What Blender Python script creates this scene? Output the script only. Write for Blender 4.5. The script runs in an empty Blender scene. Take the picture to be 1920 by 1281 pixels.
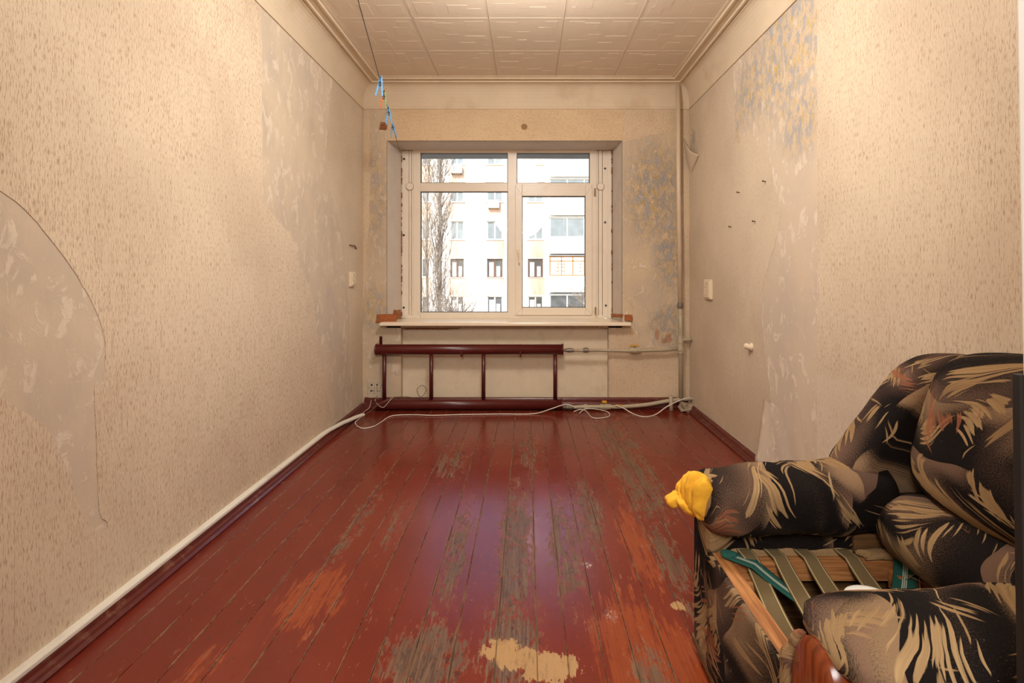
import bpy, bmesh, math, random
from mathutils import Vector, Matrix, noise
from mathutils.geometry import tessellate_polygon

random.seed(7)
SC = bpy.context.scene
COL = SC.collection
F, CX, CY, CAMZ = 963.0, 988.0, 514.0, 1.15      # focal length and principal point (1920x1281 frame), eye height
XL, XR, YB, ZC = -1.407, 1.394, 4.40, 2.78        # left wall, right wall, window wall, ceiling

# ------------------------------------------------------------------ camera, sky, sun, fill lights, exposure
cam_d = bpy.data.cameras.new('camera')
cam = bpy.data.objects.new('camera', cam_d)
COL.objects.link(cam)
cam.location = (0, 0, CAMZ)
cam.rotation_euler = (math.radians(90), 0, 0)
cam_d.sensor_width = 36.0
cam_d.lens = F / 1920 * 36
cam_d.shift_x = (960 - CX) / 1920
cam_d.shift_y = -(640.5 - CY) / 1920
cam_d.clip_start = 0.05
cam_d.clip_end = 400
SC.camera = cam

world = bpy.data.worlds.new('sky')
SC.world = world
world.use_nodes = True
wn = world.node_tree
for n_ in list(wn.nodes):
    wn.nodes.remove(n_)
wo = wn.nodes.new('ShaderNodeOutputWorld')
wb = wn.nodes.new('ShaderNodeBackground')
ws = wn.nodes.new('ShaderNodeTexSky')
ws.sky_type = 'NISHITA'
ws.sun_disc = False
ws.sun_elevation = math.radians(38)
ws.sun_rotation = math.radians(200)
ws.dust_density = 2.0
wb.inputs['Strength'].default_value = 0.45
wn.links.new(ws.outputs[0], wb.inputs[0])
wn.links.new(wb.outputs[0], wo.inputs[0])


def lamp(name, kind, loc, rot, energy, color, **kw):
    d = bpy.data.lights.new(name, kind)
    d.energy = energy
    d.color = color
    for k, v in kw.items():
        setattr(d, k, v)
    o = bpy.data.objects.new(name, d)
    o.location = loc
    o.rotation_euler = rot
    COL.objects.link(o)
    return o


lamp('sun', 'SUN', (0, -20, 30), (math.radians(52), 0, math.radians(-18)), 5.4, (1.0, 0.95, 0.88), angle=math.radians(0.6))
lamp('room_fill', 'POINT', (0.02, 2.30, 2.53), (0, 0, 0), 80.0, (1.0, 0.98, 0.945), shadow_soft_size=0.16)  # unseen fill light added under the ceiling to brighten the far end
lamp('hall_fill', 'AREA', (-0.15, -0.9, 2.3), (math.radians(55), 0, 0), 58.0, (1.0, 0.98, 0.945), shape='DISK', size=1.0)  # soft fill added behind the camera, brightens the near walls through the doorway

SC.view_settings.view_transform = 'Standard'
SC.view_settings.look = 'None'
SC.view_settings.exposure = 0.0
SC.view_settings.gamma = 1.0
SC.view_settings.use_curve_mapping = False


# ------------------------------------------------------------------ pixel helpers (used once, to measure the room)
def P(px, py, y):
    return Vector(((px - CX) * y / F, y, CAMZ - (py - CY) * y / F))


def L(px, py):      # on the left wall -> (y, z)
    y = XL * F / (px - CX)
    return (y, CAMZ - (py - CY) * y / F)


def R(px, py):      # on the right wall -> (y, z)
    y = XR * F / (px - CX)
    return (y, CAMZ - (py - CY) * y / F)


def B(px, py):      # on the window wall -> (x, z)
    p = P(px, py, YB)
    return (p.x, p.z)


def FL(px, py, z=0.0):   # on the floor
    y = (CAMZ - z) * F / (py - CY)
    return Vector(((px - CX) * y / F, y, z))


# ------------------------------------------------------------------ material helpers
def S(r, g, b, a=1.0):
    def c(v):
        v /= 255.0
        return v / 12.92 if v <= 0.04045 else ((v + 0.055) / 1.055) ** 2.4
    return (c(r), c(g), c(b), a)


class NT:
    def __init__(self, name, rough=0.6):
        self.m = bpy.data.materials.new(name)
        self.m.use_nodes = True
        self.t = self.m.node_tree
        self.b = self.t.nodes['Principled BSDF']
        self.out = self.t.nodes['Material Output']
        self.b.inputs['Roughness'].default_value = rough

    def put(self, sock, v):
        if isinstance(v, bpy.types.NodeSocket):
            self.t.links.new(v, sock)
        else:
            try:
                sock.default_value = v
            except Exception:
                sock.default_value = (v[0], v[1], v[2])

    def n(self, t, ins=None, **at):
        nd = self.t.nodes.new('ShaderNode' + t)
        for k, v in at.items():
            setattr(nd, k, v)
        for k, v in (ins or {}).items():
            self.put(nd.inputs[k], v)
        return nd

    def math(self, op, a, b=0.0, c=None, clamp=False):
        ins = {0: a, 1: b}
        if c is not None:
            ins[2] = c
        return self.n('Math', ins, operation=op, use_clamp=clamp).outputs[0]

    def pos(self):
        return self.n('NewGeometry').outputs['Position']

    def obj(self):
        return self.n('TexCoord').outputs['Object']

    def sep(self, v):
        s = self.n('SeparateXYZ', {0: v})
        return s.outputs[0], s.outputs[1], s.outputs[2]

    def comb(self, x, y, z):
        return self.n('CombineXYZ', {0: x, 1: y, 2: z}).outputs[0]

    def scale(self, v, s):
        return self.n('VectorMath', {0: v, 1: s}, operation='MULTIPLY').outputs[0]

    def noise(self, v, scale=1.0, detail=3.0, rough=0.5, dist=0.0):
        return self.n('TexNoise', {'Vector': v, 'Scale': scale, 'Detail': detail, 'Roughness': rough, 'Distortion': dist}).outputs['Fac']

    def ramp(self, v, lo, hi, smooth=True):
        return self.n('MapRange', {'Value': v, 'From Min': lo, 'From Max': hi, 'To Min': 0.0, 'To Max': 1.0},
                      interpolation_type='SMOOTHSTEP' if smooth else 'LINEAR').outputs[0]

    def mix(self, f, a, b):
        nd = self.n('Mix', None, data_type='RGBA')
        self.put(nd.inputs[0], f)
        self.put(nd.inputs[6], a)
        self.put(nd.inputs[7], b)
        return nd.outputs[2]

    def blob(self, p, c, r):
        d = self.n('VectorMath', {0: p, 1: c}, operation='SUBTRACT').outputs[0]
        d = self.n('VectorMath', {0: d, 1: r}, operation='DIVIDE').outputs[0]
        d = self.n('VectorMath', {0: d}, operation='LENGTH').outputs['Value']
        return self.n('MapRange', {'Value': d, 'From Min': 0.2, 'From Max': 1.0, 'To Min': 1.0, 'To Max': 0.0},
                      interpolation_type='SMOOTHSTEP').outputs[0]

    def bump(self, h, strength=0.3, dist=0.01, normal=None):
        ins = {'Height': h, 'Strength': strength, 'Distance': dist}
        if normal is not None:
            ins['Normal'] = normal
        return self.n('Bump', ins).outputs[0]

    def fin(self, col=None, rough=None, normal=None, **kw):
        if col is not None:
            self.put(self.b.inputs['Base Color'], col)
        if rough is not None:
            self.put(self.b.inputs['Roughness'], rough)
        if normal is not None:
            self.put(self.b.inputs['Normal'], normal)
        for k, v in kw.items():
            self.put(self.b.inputs[k], v)
        return self.m


def plain(name, col, rough=0.6, var=0.12, scale=30.0, bump=0.0, metallic=0.0, dirt=None, dirt_amt=0.5):
    g = NT(name, rough)
    p = g.pos()
    nz = g.noise(p, scale, 4)
    dark = tuple(c * (1 - var * 2) for c in col[:3]) + (1,)
    lite = tuple(min(1, c * (1 + var)) for c in col[:3]) + (1,)
    c = g.mix(nz, dark, lite)
    if dirt:
        c = g.mix(g.math('MULTIPLY', g.ramp(g.noise(p, scale * 0.6, 6, 0.65), 0.54, 0.7), dirt_amt), c, dirt)
    nm = g.bump(nz, bump, 0.004) if bump else None
    g.fin(c, rough, nm, Metallic=metallic)
    return g.m


def wallpaper(name, across, along, base, fleck, flecks=0.5, soft=1.0):
    """Vinyl wallpaper: fine ridges across, brown flecks drawn out along."""
    g = NT(name, 0.75)
    x, y, z = g.sep(g.pos())
    ax = {'x': x, 'y': y, 'z': z}
    a, l = ax[across], ax[along]
    v1 = g.comb(g.math('MULTIPLY', a, 400.0), g.math('MULTIPLY', l, 44.0), 0.0)
    v2 = g.comb(g.math('MULTIPLY', a, 500.0), g.math('MULTIPLY', l, 330.0), 3.0)
    v3 = g.comb(g.math('MULTIPLY', a, 190.0), g.math('MULTIPLY', l, 7.0), 7.0)
    n1 = g.noise(v1, 1.0, 2.0)
    n2 = g.noise(v2, 1.0, 1.0)
    n3 = g.noise(v3, 1.0, 2.0)
    big = g.noise(g.pos(), 0.9, 3.0)
    h = g.math('ADD', g.math('MULTIPLY', n1, 0.58), g.math('MULTIPLY', n2, 0.16))
    h = g.math('ADD', h, g.math('MULTIPLY', n3, 0.26))
    h = g.math('ADD', h, g.math('MULTIPLY', g.math('SUBTRACT', big, 0.5), 0.10))
    fl = g.ramp(h, 0.49, 0.62)
    base2 = tuple(c * k for c, k in zip(base[:3], (0.86, 0.84, 0.83))) + (1,)
    c = g.mix(g.ramp(g.noise(g.pos(), 1.6, 4), 0.35, 0.7), base, base2)
    c = g.mix(g.math('MULTIPLY', fl, flecks), c, fleck)
    g.fin(c, 0.75, g.bump(g.math('SUBTRACT', 1.0, h), 0.45 * soft, 0.004), **{'Specular IOR Level': 0.25})
    return g.m


def plaster(name, base, grey, pale, blobs=(), axis='y', bumpy=0.5, strokes=()):
    """Old plaster with glue smears; blobs: regions where flakes of old blue and ochre paint remain."""
    g = NT(name, 0.85)
    p = g.pos()
    x, y, z = g.sep(p)
    h = y if axis == 'y' else x
    ps = g.comb(g.math('MULTIPLY', h, 1.0), 0.0, g.math('MULTIPLY', z, 0.6))
    c = g.mix(g.ramp(g.noise(ps, 3.0, 5, 0.6), 0.35, 0.68), base, grey)
    sm = g.ramp(g.noise(ps, 13.0, 8, 0.68, 0.8), 0.53, 0.60)
    c = g.mix(g.math('MULTIPLY', sm, 0.7), c, pale)
    fl = g.noise(ps, 26.0, 8, 0.7, 0.6)
    hgt = g.math('ADD', g.math('MULTIPLY', sm, 0.5), g.math('MULTIPLY', fl, 0.6))
    if blobs:
        reg = None
        for (c3, r3, amp) in blobs:
            q = g.math('MULTIPLY', g.blob(p, c3, r3), amp)
            reg = q if reg is None else g.math('MAXIMUM', reg, q)
        nb = g.noise(ps, 20.0, 8, 0.70, 0.25)
        ny = g.noise(g.n('VectorMath', {0: ps, 1: (5.3, 0, 2.7)}, operation='ADD').outputs[0], 19.0, 6, 0.62, 0.6)
        nt_ = g.noise(g.n('VectorMath', {0: ps, 1: (1.3, 0, 8.7)}, operation='ADD').outputs[0], 30.0, 8, 0.72, 0.3)
        tan = g.math('MULTIPLY', reg, g.ramp(nt_, 0.42, 0.56))
        c = g.mix(g.math('MULTIPLY', tan, 0.7), c, S(216, 188, 148))
        blue = g.math('MULTIPLY', reg, g.ramp(nb, 0.49, 0.55))
        c = g.mix(g.math('MULTIPLY', blue, 0.78), c, S(164, 167, 174))
        yel = g.math('MULTIPLY', g.math('MULTIPLY', reg, reg), g.ramp(ny, 0.56, 0.61))
        c = g.mix(g.math('MULTIPLY', yel, 0.75), c, S(204, 174, 100))
        rag = g.math('MULTIPLY', reg, g.ramp(g.noise(ps, 60.0, 7, 0.75, 0.4), 0.54, 0.62))
        c = g.mix(g.math('MULTIPLY', rag, 0.6), c, S(226, 206, 178))
        hgt = g.math('ADD', hgt, g.math('MULTIPLY', g.math('ADD', g.math('ADD', blue, rag), tan), 0.9))
    for (c3, r3) in strokes:
        sk_ = g.ramp(g.math('ADD', g.blob(p, c3, r3), g.math('MULTIPLY', g.math('SUBTRACT', fl, 0.5), 1.5)), 0.35, 0.5)
        c = g.mix(g.math('MULTIPLY', sk_, 0.8), c, S(186, 140, 108))
    g.fin(c, 0.85, g.bump(hgt, bumpy, 0.006), **{'Specular IOR Level': 0.2})
    return g.m


M = {}
WP_BASE, WP_FLECK = S(219, 202, 177), S(158, 120, 90)
M['paper_side'] = wallpaper('wallpaper_side', 'y', 'z', WP_BASE, WP_FLECK, 0.72)
M['paper_pale'] = wallpaper('wallpaper_scuffed', 'y', 'z', S(220, 204, 182), S(176, 146, 118), 0.5)
M['paper_back'] = wallpaper('wallpaper_window_wall', 'x', 'z', S(216, 194, 164), S(166, 128, 96), 0.6)
M['paper_band'] = wallpaper('wallpaper_band_turned', 'z', 'x', S(218, 192, 156), S(172, 132, 94), 0.65)
M['paper_base'] = wallpaper('wallpaper_paper_backing', 'y', 'z', S(213, 196, 172), S(172, 144, 116), 0.5, 0.5)
M['plaster_left'] = plaster('plaster_left', S(208, 190, 166), S(190, 175, 157), S(221, 207, 188), (), 'y', 0.4)
M['plaster_right'] = plaster('plaster_right', S(210, 191, 168), S(199, 183, 165), S(228, 213, 194),
                             (((XR, 2.75, 2.35), (0.6, 0.62, 0.62), 1.0), ((XR, 2.62, 1.95), (0.5, 0.30, 0.30), 1.0),
                              ((XR, 3.15, 2.3), (0.6, 0.42, 0.35), 1.0), ((XR, 3.4, 1.95), (0.5, 0.07, 0.45), 1.0),
                              ((XR, 4.3, 2.3), (0.6, 0.3, 0.3), 1.0)), 'y', 0.5)
M['plaster_back'] = plaster('plaster_window_wall', S(206, 184, 154), S(190, 172, 150), S(218, 202, 180),
                            (((1.08, YB, 1.85), (0.36, 0.5, 0.62), 1.0), ((1.22, YB, 1.35), (0.22, 0.5, 0.5), 0.9),
                             ((1.2, YB, 0.72), (0.24, 0.5, 0.28), 0.8), ((-1.29, YB, 1.8), (0.16, 0.5, 0.75), 0.55),
                             ((-1.3, YB, 0.85), (0.22, 0.5, 0.3), 0.7)), 'x', 0.7,
                            (((1.115, YB, 0.63), (0.028, 0.5, 0.085)), ((1.215, YB, 0.60), (0.04, 0.5, 0.07)), ((1.18, YB, 0.575), (0.04, 0.5, 0.035))))
M['reveal'] = plain('reveal_putty', S(205, 192, 178), 0.8, 0.06, 9.0, 0.25, 0, S(188, 178, 170), 0.6)
M['niche'] = plain('niche_paint', S(222, 204, 176), 0.7, 0.05, 14.0, 0.35, 0, S(190, 165, 130), 0.35)
M['cornice'] = plain('cornice_limewash', S(216, 196, 168), 0.75, 0.07, 4.0, 0.12, 0, S(190, 160, 124), 0.45)
M['ceil_tile'] = plain('ceiling_foam_tile', S(220, 201, 178), 0.8, 0.05, 2.0, 0.1)
M['ceil_gap'] = plain('ceiling_slab_paint', S(178, 158, 132), 0.9, 0.1, 6.0)
M['white_trim'] = plain('white_door_casing', S(232, 229, 222), 0.45, 0.03, 5.0)
M['black_rubber'] = plain('black_worn_paint', S(22, 19, 17), 0.5, 0.2, 20.0)
M['pvc'] = plain('cream_window_plastic', S(235, 222, 203), 0.35, 0.03, 6.0, 0, 0, S(198, 172, 140), 0.25)
M['pvc_dirty'] = plain('grimy_window_joint', S(158, 124, 88), 0.6, 0.15, 40.0)
M['gasket'] = plain('grey_window_gasket', S(96, 92, 88), 0.6, 0.1, 20.0)
M['sill'] = plain('cream_window_sill', S(236, 219, 194), 0.25, 0.03, 6.0)
M['brick'] = plain('orange_brick', S(166, 94, 50), 0.9, 0.22, 60.0, 0.8, 0, S(120, 84, 56), 0.6)
M['foam'] = plain('aged_mounting_foam', S(150, 92, 54), 0.9, 0.3, 90.0, 1.0, 0, S(214, 190, 160), 0.5)
M['rad'] = plain('oxblood_gloss_paint', S(86, 26, 22), 0.28, 0.12, 25.0, 0.05, 0, S(62, 24, 20), 0.5)
M['board'] = plain('oxblood_skirting_paint', S(92, 30, 22), 0.3, 0.16, 30.0, 0.25, 0, S(150, 110, 84), 0.35)
M['pipe_cream'] = plain('cream_pipe_paint', S(214, 192, 164), 0.4, 0.06, 12.0, 0.05)
M['pipe_grey'] = plain('putty_grey_pipe_paint', S(176, 162, 136), 0.4, 0.08, 18.0, 0.1, 0, S(140, 118, 92), 0.4)
M['pipe_steel'] = plain('dull_steel_fitting', S(128, 116, 100), 0.45, 0.15, 40.0, 0.1, 0.4)
M['yellow_valve'] = plain('yellow_valve_handle', S(206, 148, 28), 0.4, 0.06, 30.0)
M['cable'] = plain('white_cable_plastic', S(222, 212, 198), 0.4, 0.04, 10.0)
M['trunk'] = plain('white_trunking_plastic', S(226, 220, 206), 0.4, 0.03, 5.0, 0, 0, S(186, 176, 160), 0.4)
M['wire'] = plain('dark_wire', S(48, 42, 38), 0.5, 0.1, 10.0)
M['brown_wire'] = plain('brown_wire', S(118, 96, 76), 0.5, 0.1, 10.0)
M['nail'] = plain('rusty_nail', S(96, 58, 36), 0.6, 0.2, 90.0, 0, 0.5)
M['socket'] = plain('ivory_socket_plastic', S(226, 208, 178), 0.35, 0.03, 9.0)
M['dark'] = plain('dark_hole', S(34, 27, 22), 0.9, 0.2, 50.0)
M['rad_plate'] = plain('grey_wall_plate', S(198, 182, 158), 0.7, 0.1, 60.0, 0.3, 0, S(120, 116, 108), 0.6)
M['peg_blue'] = plain('blue_peg_plastic', S(96, 160, 214), 0.4, 0.06, 30.0)
M['peg_green'] = plain('green_peg_plastic', S(134, 148, 104), 0.4, 0.06, 30.0)
M['peg_red'] = plain('orange_peg_plastic', S(196, 112, 66), 0.4, 0.06, 30.0)
M['rubble'] = plain('broken_plaster', S(164, 146, 122), 0.9, 0.15, 40.0, 0.8, 0, S(112, 86, 62), 0.6)
M['yellow_cloth'] = plain('yellow_flannel', S(240, 178, 46), 0.9, 0.08, 70.0, 0.5)
M['burlap'] = plain('tan_burlap', S(156, 124, 84), 0.95, 0.16, 200.0, 0.6)
M['plate'] = plain('white_glaze', S(232, 228, 218), 0.25, 0.02, 5.0)
M['varnish'] = NT('red_brown_varnish')
g = M['varnish']
gx, gy, gz = g.sep(g.pos())
vv = g.comb(g.math('MULTIPLY', gx, 30.0), g.math('MULTIPLY', gy, 90.0), g.math('MULTIPLY', gz, 9.0))
vn = g.noise(vv, 1.0, 4)
vc = g.mix(g.ramp(vn, 0.3, 0.7), S(98, 40, 16), S(134, 62, 26))
vc = g.mix(g.math('MULTIPLY', g.ramp(g.noise(vv, 2.2, 5, 0.7), 0.66, 0.72), 0.8), vc, S(206, 146, 90))
M['varnish'] = g.fin(vc, 0.22)


def wood(name, c1, c2, axis):
    g = NT(name, 0.65)
    x, y, z = g.sep(g.pos())
    k = {'x': (5, 90, 90), 'y': (90, 5, 90), 'z': (90, 90, 5)}[axis]
    v = g.comb(g.math('MULTIPLY', x, k[0]), g.math('MULTIPLY', y, k[1]), g.math('MULTIPLY', z, k[2]))
    nz = g.noise(v, 1.0, 4, 0.6, 0.4)
    g.fin(g.mix(g.ramp(nz, 0.3, 0.7), c1, c2), 0.65, g.bump(nz, 0.15, 0.002))
    return g.m


M['pine_x'] = wood('pine_rail_lengthwise', S(140, 84, 42), S(196, 136, 80), 'x')
M['pine_y'] = wood('pine_rail_crosswise', S(140, 84, 42), S(196, 136, 80), 'y')
M['ply'] = wood('brown_plywood', S(84, 56, 30), S(120, 84, 46), 'x')


def strap_mat(name, c1, c2, line, width_axis='x', stripes=(0.09, 0.91)):
    g = NT(name, 0.9)
    uv = g.n('TexCoord').outputs['UV']
    u, v, _ = g.sep(uv)
    nz = g.noise(g.comb(g.math('MULTIPLY', u, 40.0), g.math('MULTIPLY', v, 160.0), 0.0), 1.0, 2)
    c = g.mix(nz, c1, c2)
    for s in stripes:
        d = g.math('ABSOLUTE', g.math('SUBTRACT', u, s))
        c = g.mix(g.math('MULTIPLY', g.math('LESS_THAN', d, 0.026), 0.9), c, line)
    g.fin(c, 0.9, g.bump(nz, 0.4, 0.002))
    return g.m


M['olive'] = strap_mat('olive_webbing', S(92, 76, 48), S(124, 104, 68), S(206, 182, 132))
M['teal'] = strap_mat('teal_webbing', S(18, 70, 64), S(34, 98, 86), S(196, 206, 190), stripes=(0.42, 0.5, 0.58))


def floor_paint():
    g = NT('worn_red_floor_paint')
    p = g.pos()
    x, y, z = g.sep(p)
    rnd = g.n('ObjectInfo').outputs['Random']
    gen = g.n('TexCoord').outputs['Generated']
    gx, gy, gz = g.sep(gen)
    c = g.mix(g.ramp(g.noise(g.comb(x, g.math('MULTIPLY', y, 0.5), rnd), 2.2, 4), 0.3, 0.7), S(106, 37, 25), S(122, 48, 32))
    c = g.mix(g.math('MULTIPLY', rnd, 0.25), c, S(106, 38, 28))
    grain = g.noise(g.comb(g.math('MULTIPLY', x, 150.0), g.math('MULTIPLY', y, 5.0), rnd), 1.0, 5, 0.65)
    patch = g.noise(g.comb(g.math('MULTIPLY', x, 20.0), g.math('MULTIPLY', y, 6.5), g.math('MULTIPLY', rnd, 0.0)), 1.0, 8, 0.68, 0.5)
    fine = g.noise(g.comb(g.math('MULTIPLY', x, 75.0), g.math('MULTIPLY', y, 26.0), 5.0), 1.0, 6, 0.7, 0.3)
    patch = g.math('ADD', g.math('MULTIPLY', patch, 0.55), g.math('MULTIPLY', fine, 0.45))
    p2 = g.comb(x, y, 0.0)

    def region(lst):
        reg = None
        for (cx, cy, rx, ry, amp) in lst:
            q = g.math('MULTIPLY', g.blob(p2, (cx, cy, 0.0), (rx, ry, 1.0)), amp)
            reg = q if reg is None else g.math('MAXIMUM', reg, q)
        return reg
    org = region([(-0.76, 1.84, 0.20, 0.34, 0.9), (0.47, 2.2, 0.13, 0.62, 0.9), (0.33, 1.60, 0.22, 0.45, 1.0), (0.44, 1.50, 0.2, 0.35, 1.0),
                  (0.30, 2.55, 0.08, 0.4, 0.5), (-0.95, 1.5, 0.1, 0.2, 0.6)])
    om = g.math('ADD', g.math('MULTIPLY', patch, 0.6), g.math('MULTIPLY', g.noise(g.comb(g.math('MULTIPLY', x, 60.0), g.math('MULTIPLY', y, 6.0), 4.0), 1.0, 4), 0.4))
    om = g.ramp(g.math('ADD', g.math('ADD', g.math('MULTIPLY', om, 1.2), g.math('MULTIPLY', g.math('SUBTRACT', grain, 0.5), 0.35)), g.math('MULTIPLY', org, 0.28)), 0.74, 0.84)
    c = g.mix(g.math('MULTIPLY', om, 0.8), c, g.mix(grain, S(124, 50, 27), S(164, 82, 42)))
    gry = region([(-0.05, 2.15, 0.12, 1.0, 1.0), (-0.29, 2.15, 0.08, 0.75, 0.85), (-0.30, 1.52, 0.22, 0.26, 1.1), (-0.05, 1.60, 0.16, 0.26, 1.1),
                  (0.16, 2.2, 0.12, 0.7, 0.85), (0.30, 2.5, 0.10, 0.6, 0.9), (0.62, 2.9, 0.20, 0.9, 0.85), (0.62, 3.55, 0.22, 0.7, 0.8),
                  (-0.46, 3.15, 0.16, 0.5, 0.7), (-0.78, 2.4, 0.08, 0.8, 0.6), (0.57, 2.05, 0.09, 0.5, 0.9), (0.36, 1.45, 0.1, 0.3, 0.7),
                  (-0.60, 2.3, 0.07, 0.5, 0.55), (0.02, 3.3, 0.12, 0.8, 0.6)])
    edge = g.math('ABSOLUTE', g.math('SUBTRACT', gx, 0.5))
    edge = g.ramp(edge, 0.45, 0.5)
    wm = g.math('ADD', g.math('MULTIPLY', patch, 0.80), g.math('MULTIPLY', grain, 0.24))
    wm = g.math('ADD', g.math('MULTIPLY', g.math('SUBTRACT', wm, 0.52), 1.35), 0.52)
    wm = g.math('ADD', wm, g.math('MULTIPLY', gry, 0.20))
    wm = g.math('ADD', wm, g.math('MULTIPLY', edge, 0.16))
    worn = g.ramp(wm, 0.645, 0.685)
    rim = g.math('SUBTRACT', g.ramp(wm, 0.615, 0.645), worn, clamp=True)
    wood_c = g.mix(g.ramp(grain, 0.3, 0.7), S(72, 52, 40), S(124, 98, 72))
    c = g.mix(g.math('MULTIPLY', rim, 0.3), c, S(170, 92, 56))
    c = g.mix(g.math('MULTIPLY', worn, 0.86), c, wood_c)
    pit = g.noise(g.comb(g.math('MULTIPLY', x, 55.0), g.math('MULTIPLY', y, 22.0), 9.0), 1.0, 6, 0.72, 0.6)
    pit = g.ramp(g.math('ADD', pit, g.math('MULTIPLY', gry, 0.09)), 0.645, 0.665)
    c = g.mix(g.math('MULTIPLY', pit, 0.75), c, S(66, 44, 34))
    tan = region([(-0.075, 1.568, 0.10, 0.09, 1.0), (-0.01, 1.535, 0.12, 0.075, 1.0), (0.075, 1.505, 0.155, 0.10, 1.0), (0.52, 1.78, 0.04, 0.05, 0.9)])
    tm = g.ramp(g.math('ADD', tan, g.math('MULTIPLY', g.math('SUBTRACT', patch, 0.5), 4.0)), 0.50, 0.58)
    tm = g.math('MULTIPLY', tm, g.ramp(tan, 0.02, 0.1))
    tcol = g.mix(g.ramp(g.noise(g.comb(g.math('MULTIPLY', x, 60.0), g.math('MULTIPLY', y, 14.0), 0.0), 1.0, 6, 0.7), 0.5, 0.72), S(176, 138, 90), S(130, 100, 68))
    c = g.mix(g.math('MULTIPLY', tm, 0.95), c, tcol)
    dust = g.math('MULTIPLY', g.ramp(edge, 0.55, 0.95), g.ramp(g.noise(g.comb(g.math('MULTIPLY', x, 6.0), g.math('MULTIPLY', y, 7.0), 2.0), 1.0, 5, 0.7), 0.45, 0.6))
    c = g.mix(g.math('MULTIPLY', dust, 0.6), c, S(158, 122, 84))
    wht = region([(0.236, 2.03, 0.035, 0.03, 1.0), (0.283, 1.73, 0.03, 0.05, 0.8)])
    sp = g.ramp(g.noise(p, 95.0, 5, 0.75, 1.5), 0.52, 0.6)
    c = g.mix(g.math('MULTIPLY', wht, sp), c, S(226, 206, 190))
    speck = g.ramp(g.noise(p, 55.0, 2), 0.77, 0.80)
    c = g.mix(g.math('MULTIPLY', speck, 0.7), c, S(206, 176, 150))
    rough = g.math('ADD', 0.125, g.math('MULTIPLY', worn, 0.20))
    rough = g.math('ADD', rough, g.math('MULTIPLY', g.noise(p, 6.0, 4), 0.14))
    rough = g.math('ADD', rough, g.math('MULTIPLY', tm, 0.3))
    hgt = g.math('ADD', g.math('MULTIPLY', worn, -0.6), g.math('MULTIPLY', grain, 0.28))
    hgt = g.math('ADD', hgt, g.math('MULTIPLY', g.noise(p, 25.0, 4), 0.4))
    g.fin(c, rough, g.bump(hgt, 0.4, 0.003), **{'Specular IOR Level': 0.42})
    return g.m


M['floor'] = floor_paint()
M['floor_gap'] = plain('dusty_floor_gap', S(122, 96, 70), 0.95, 0.35, 25.0)


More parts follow.
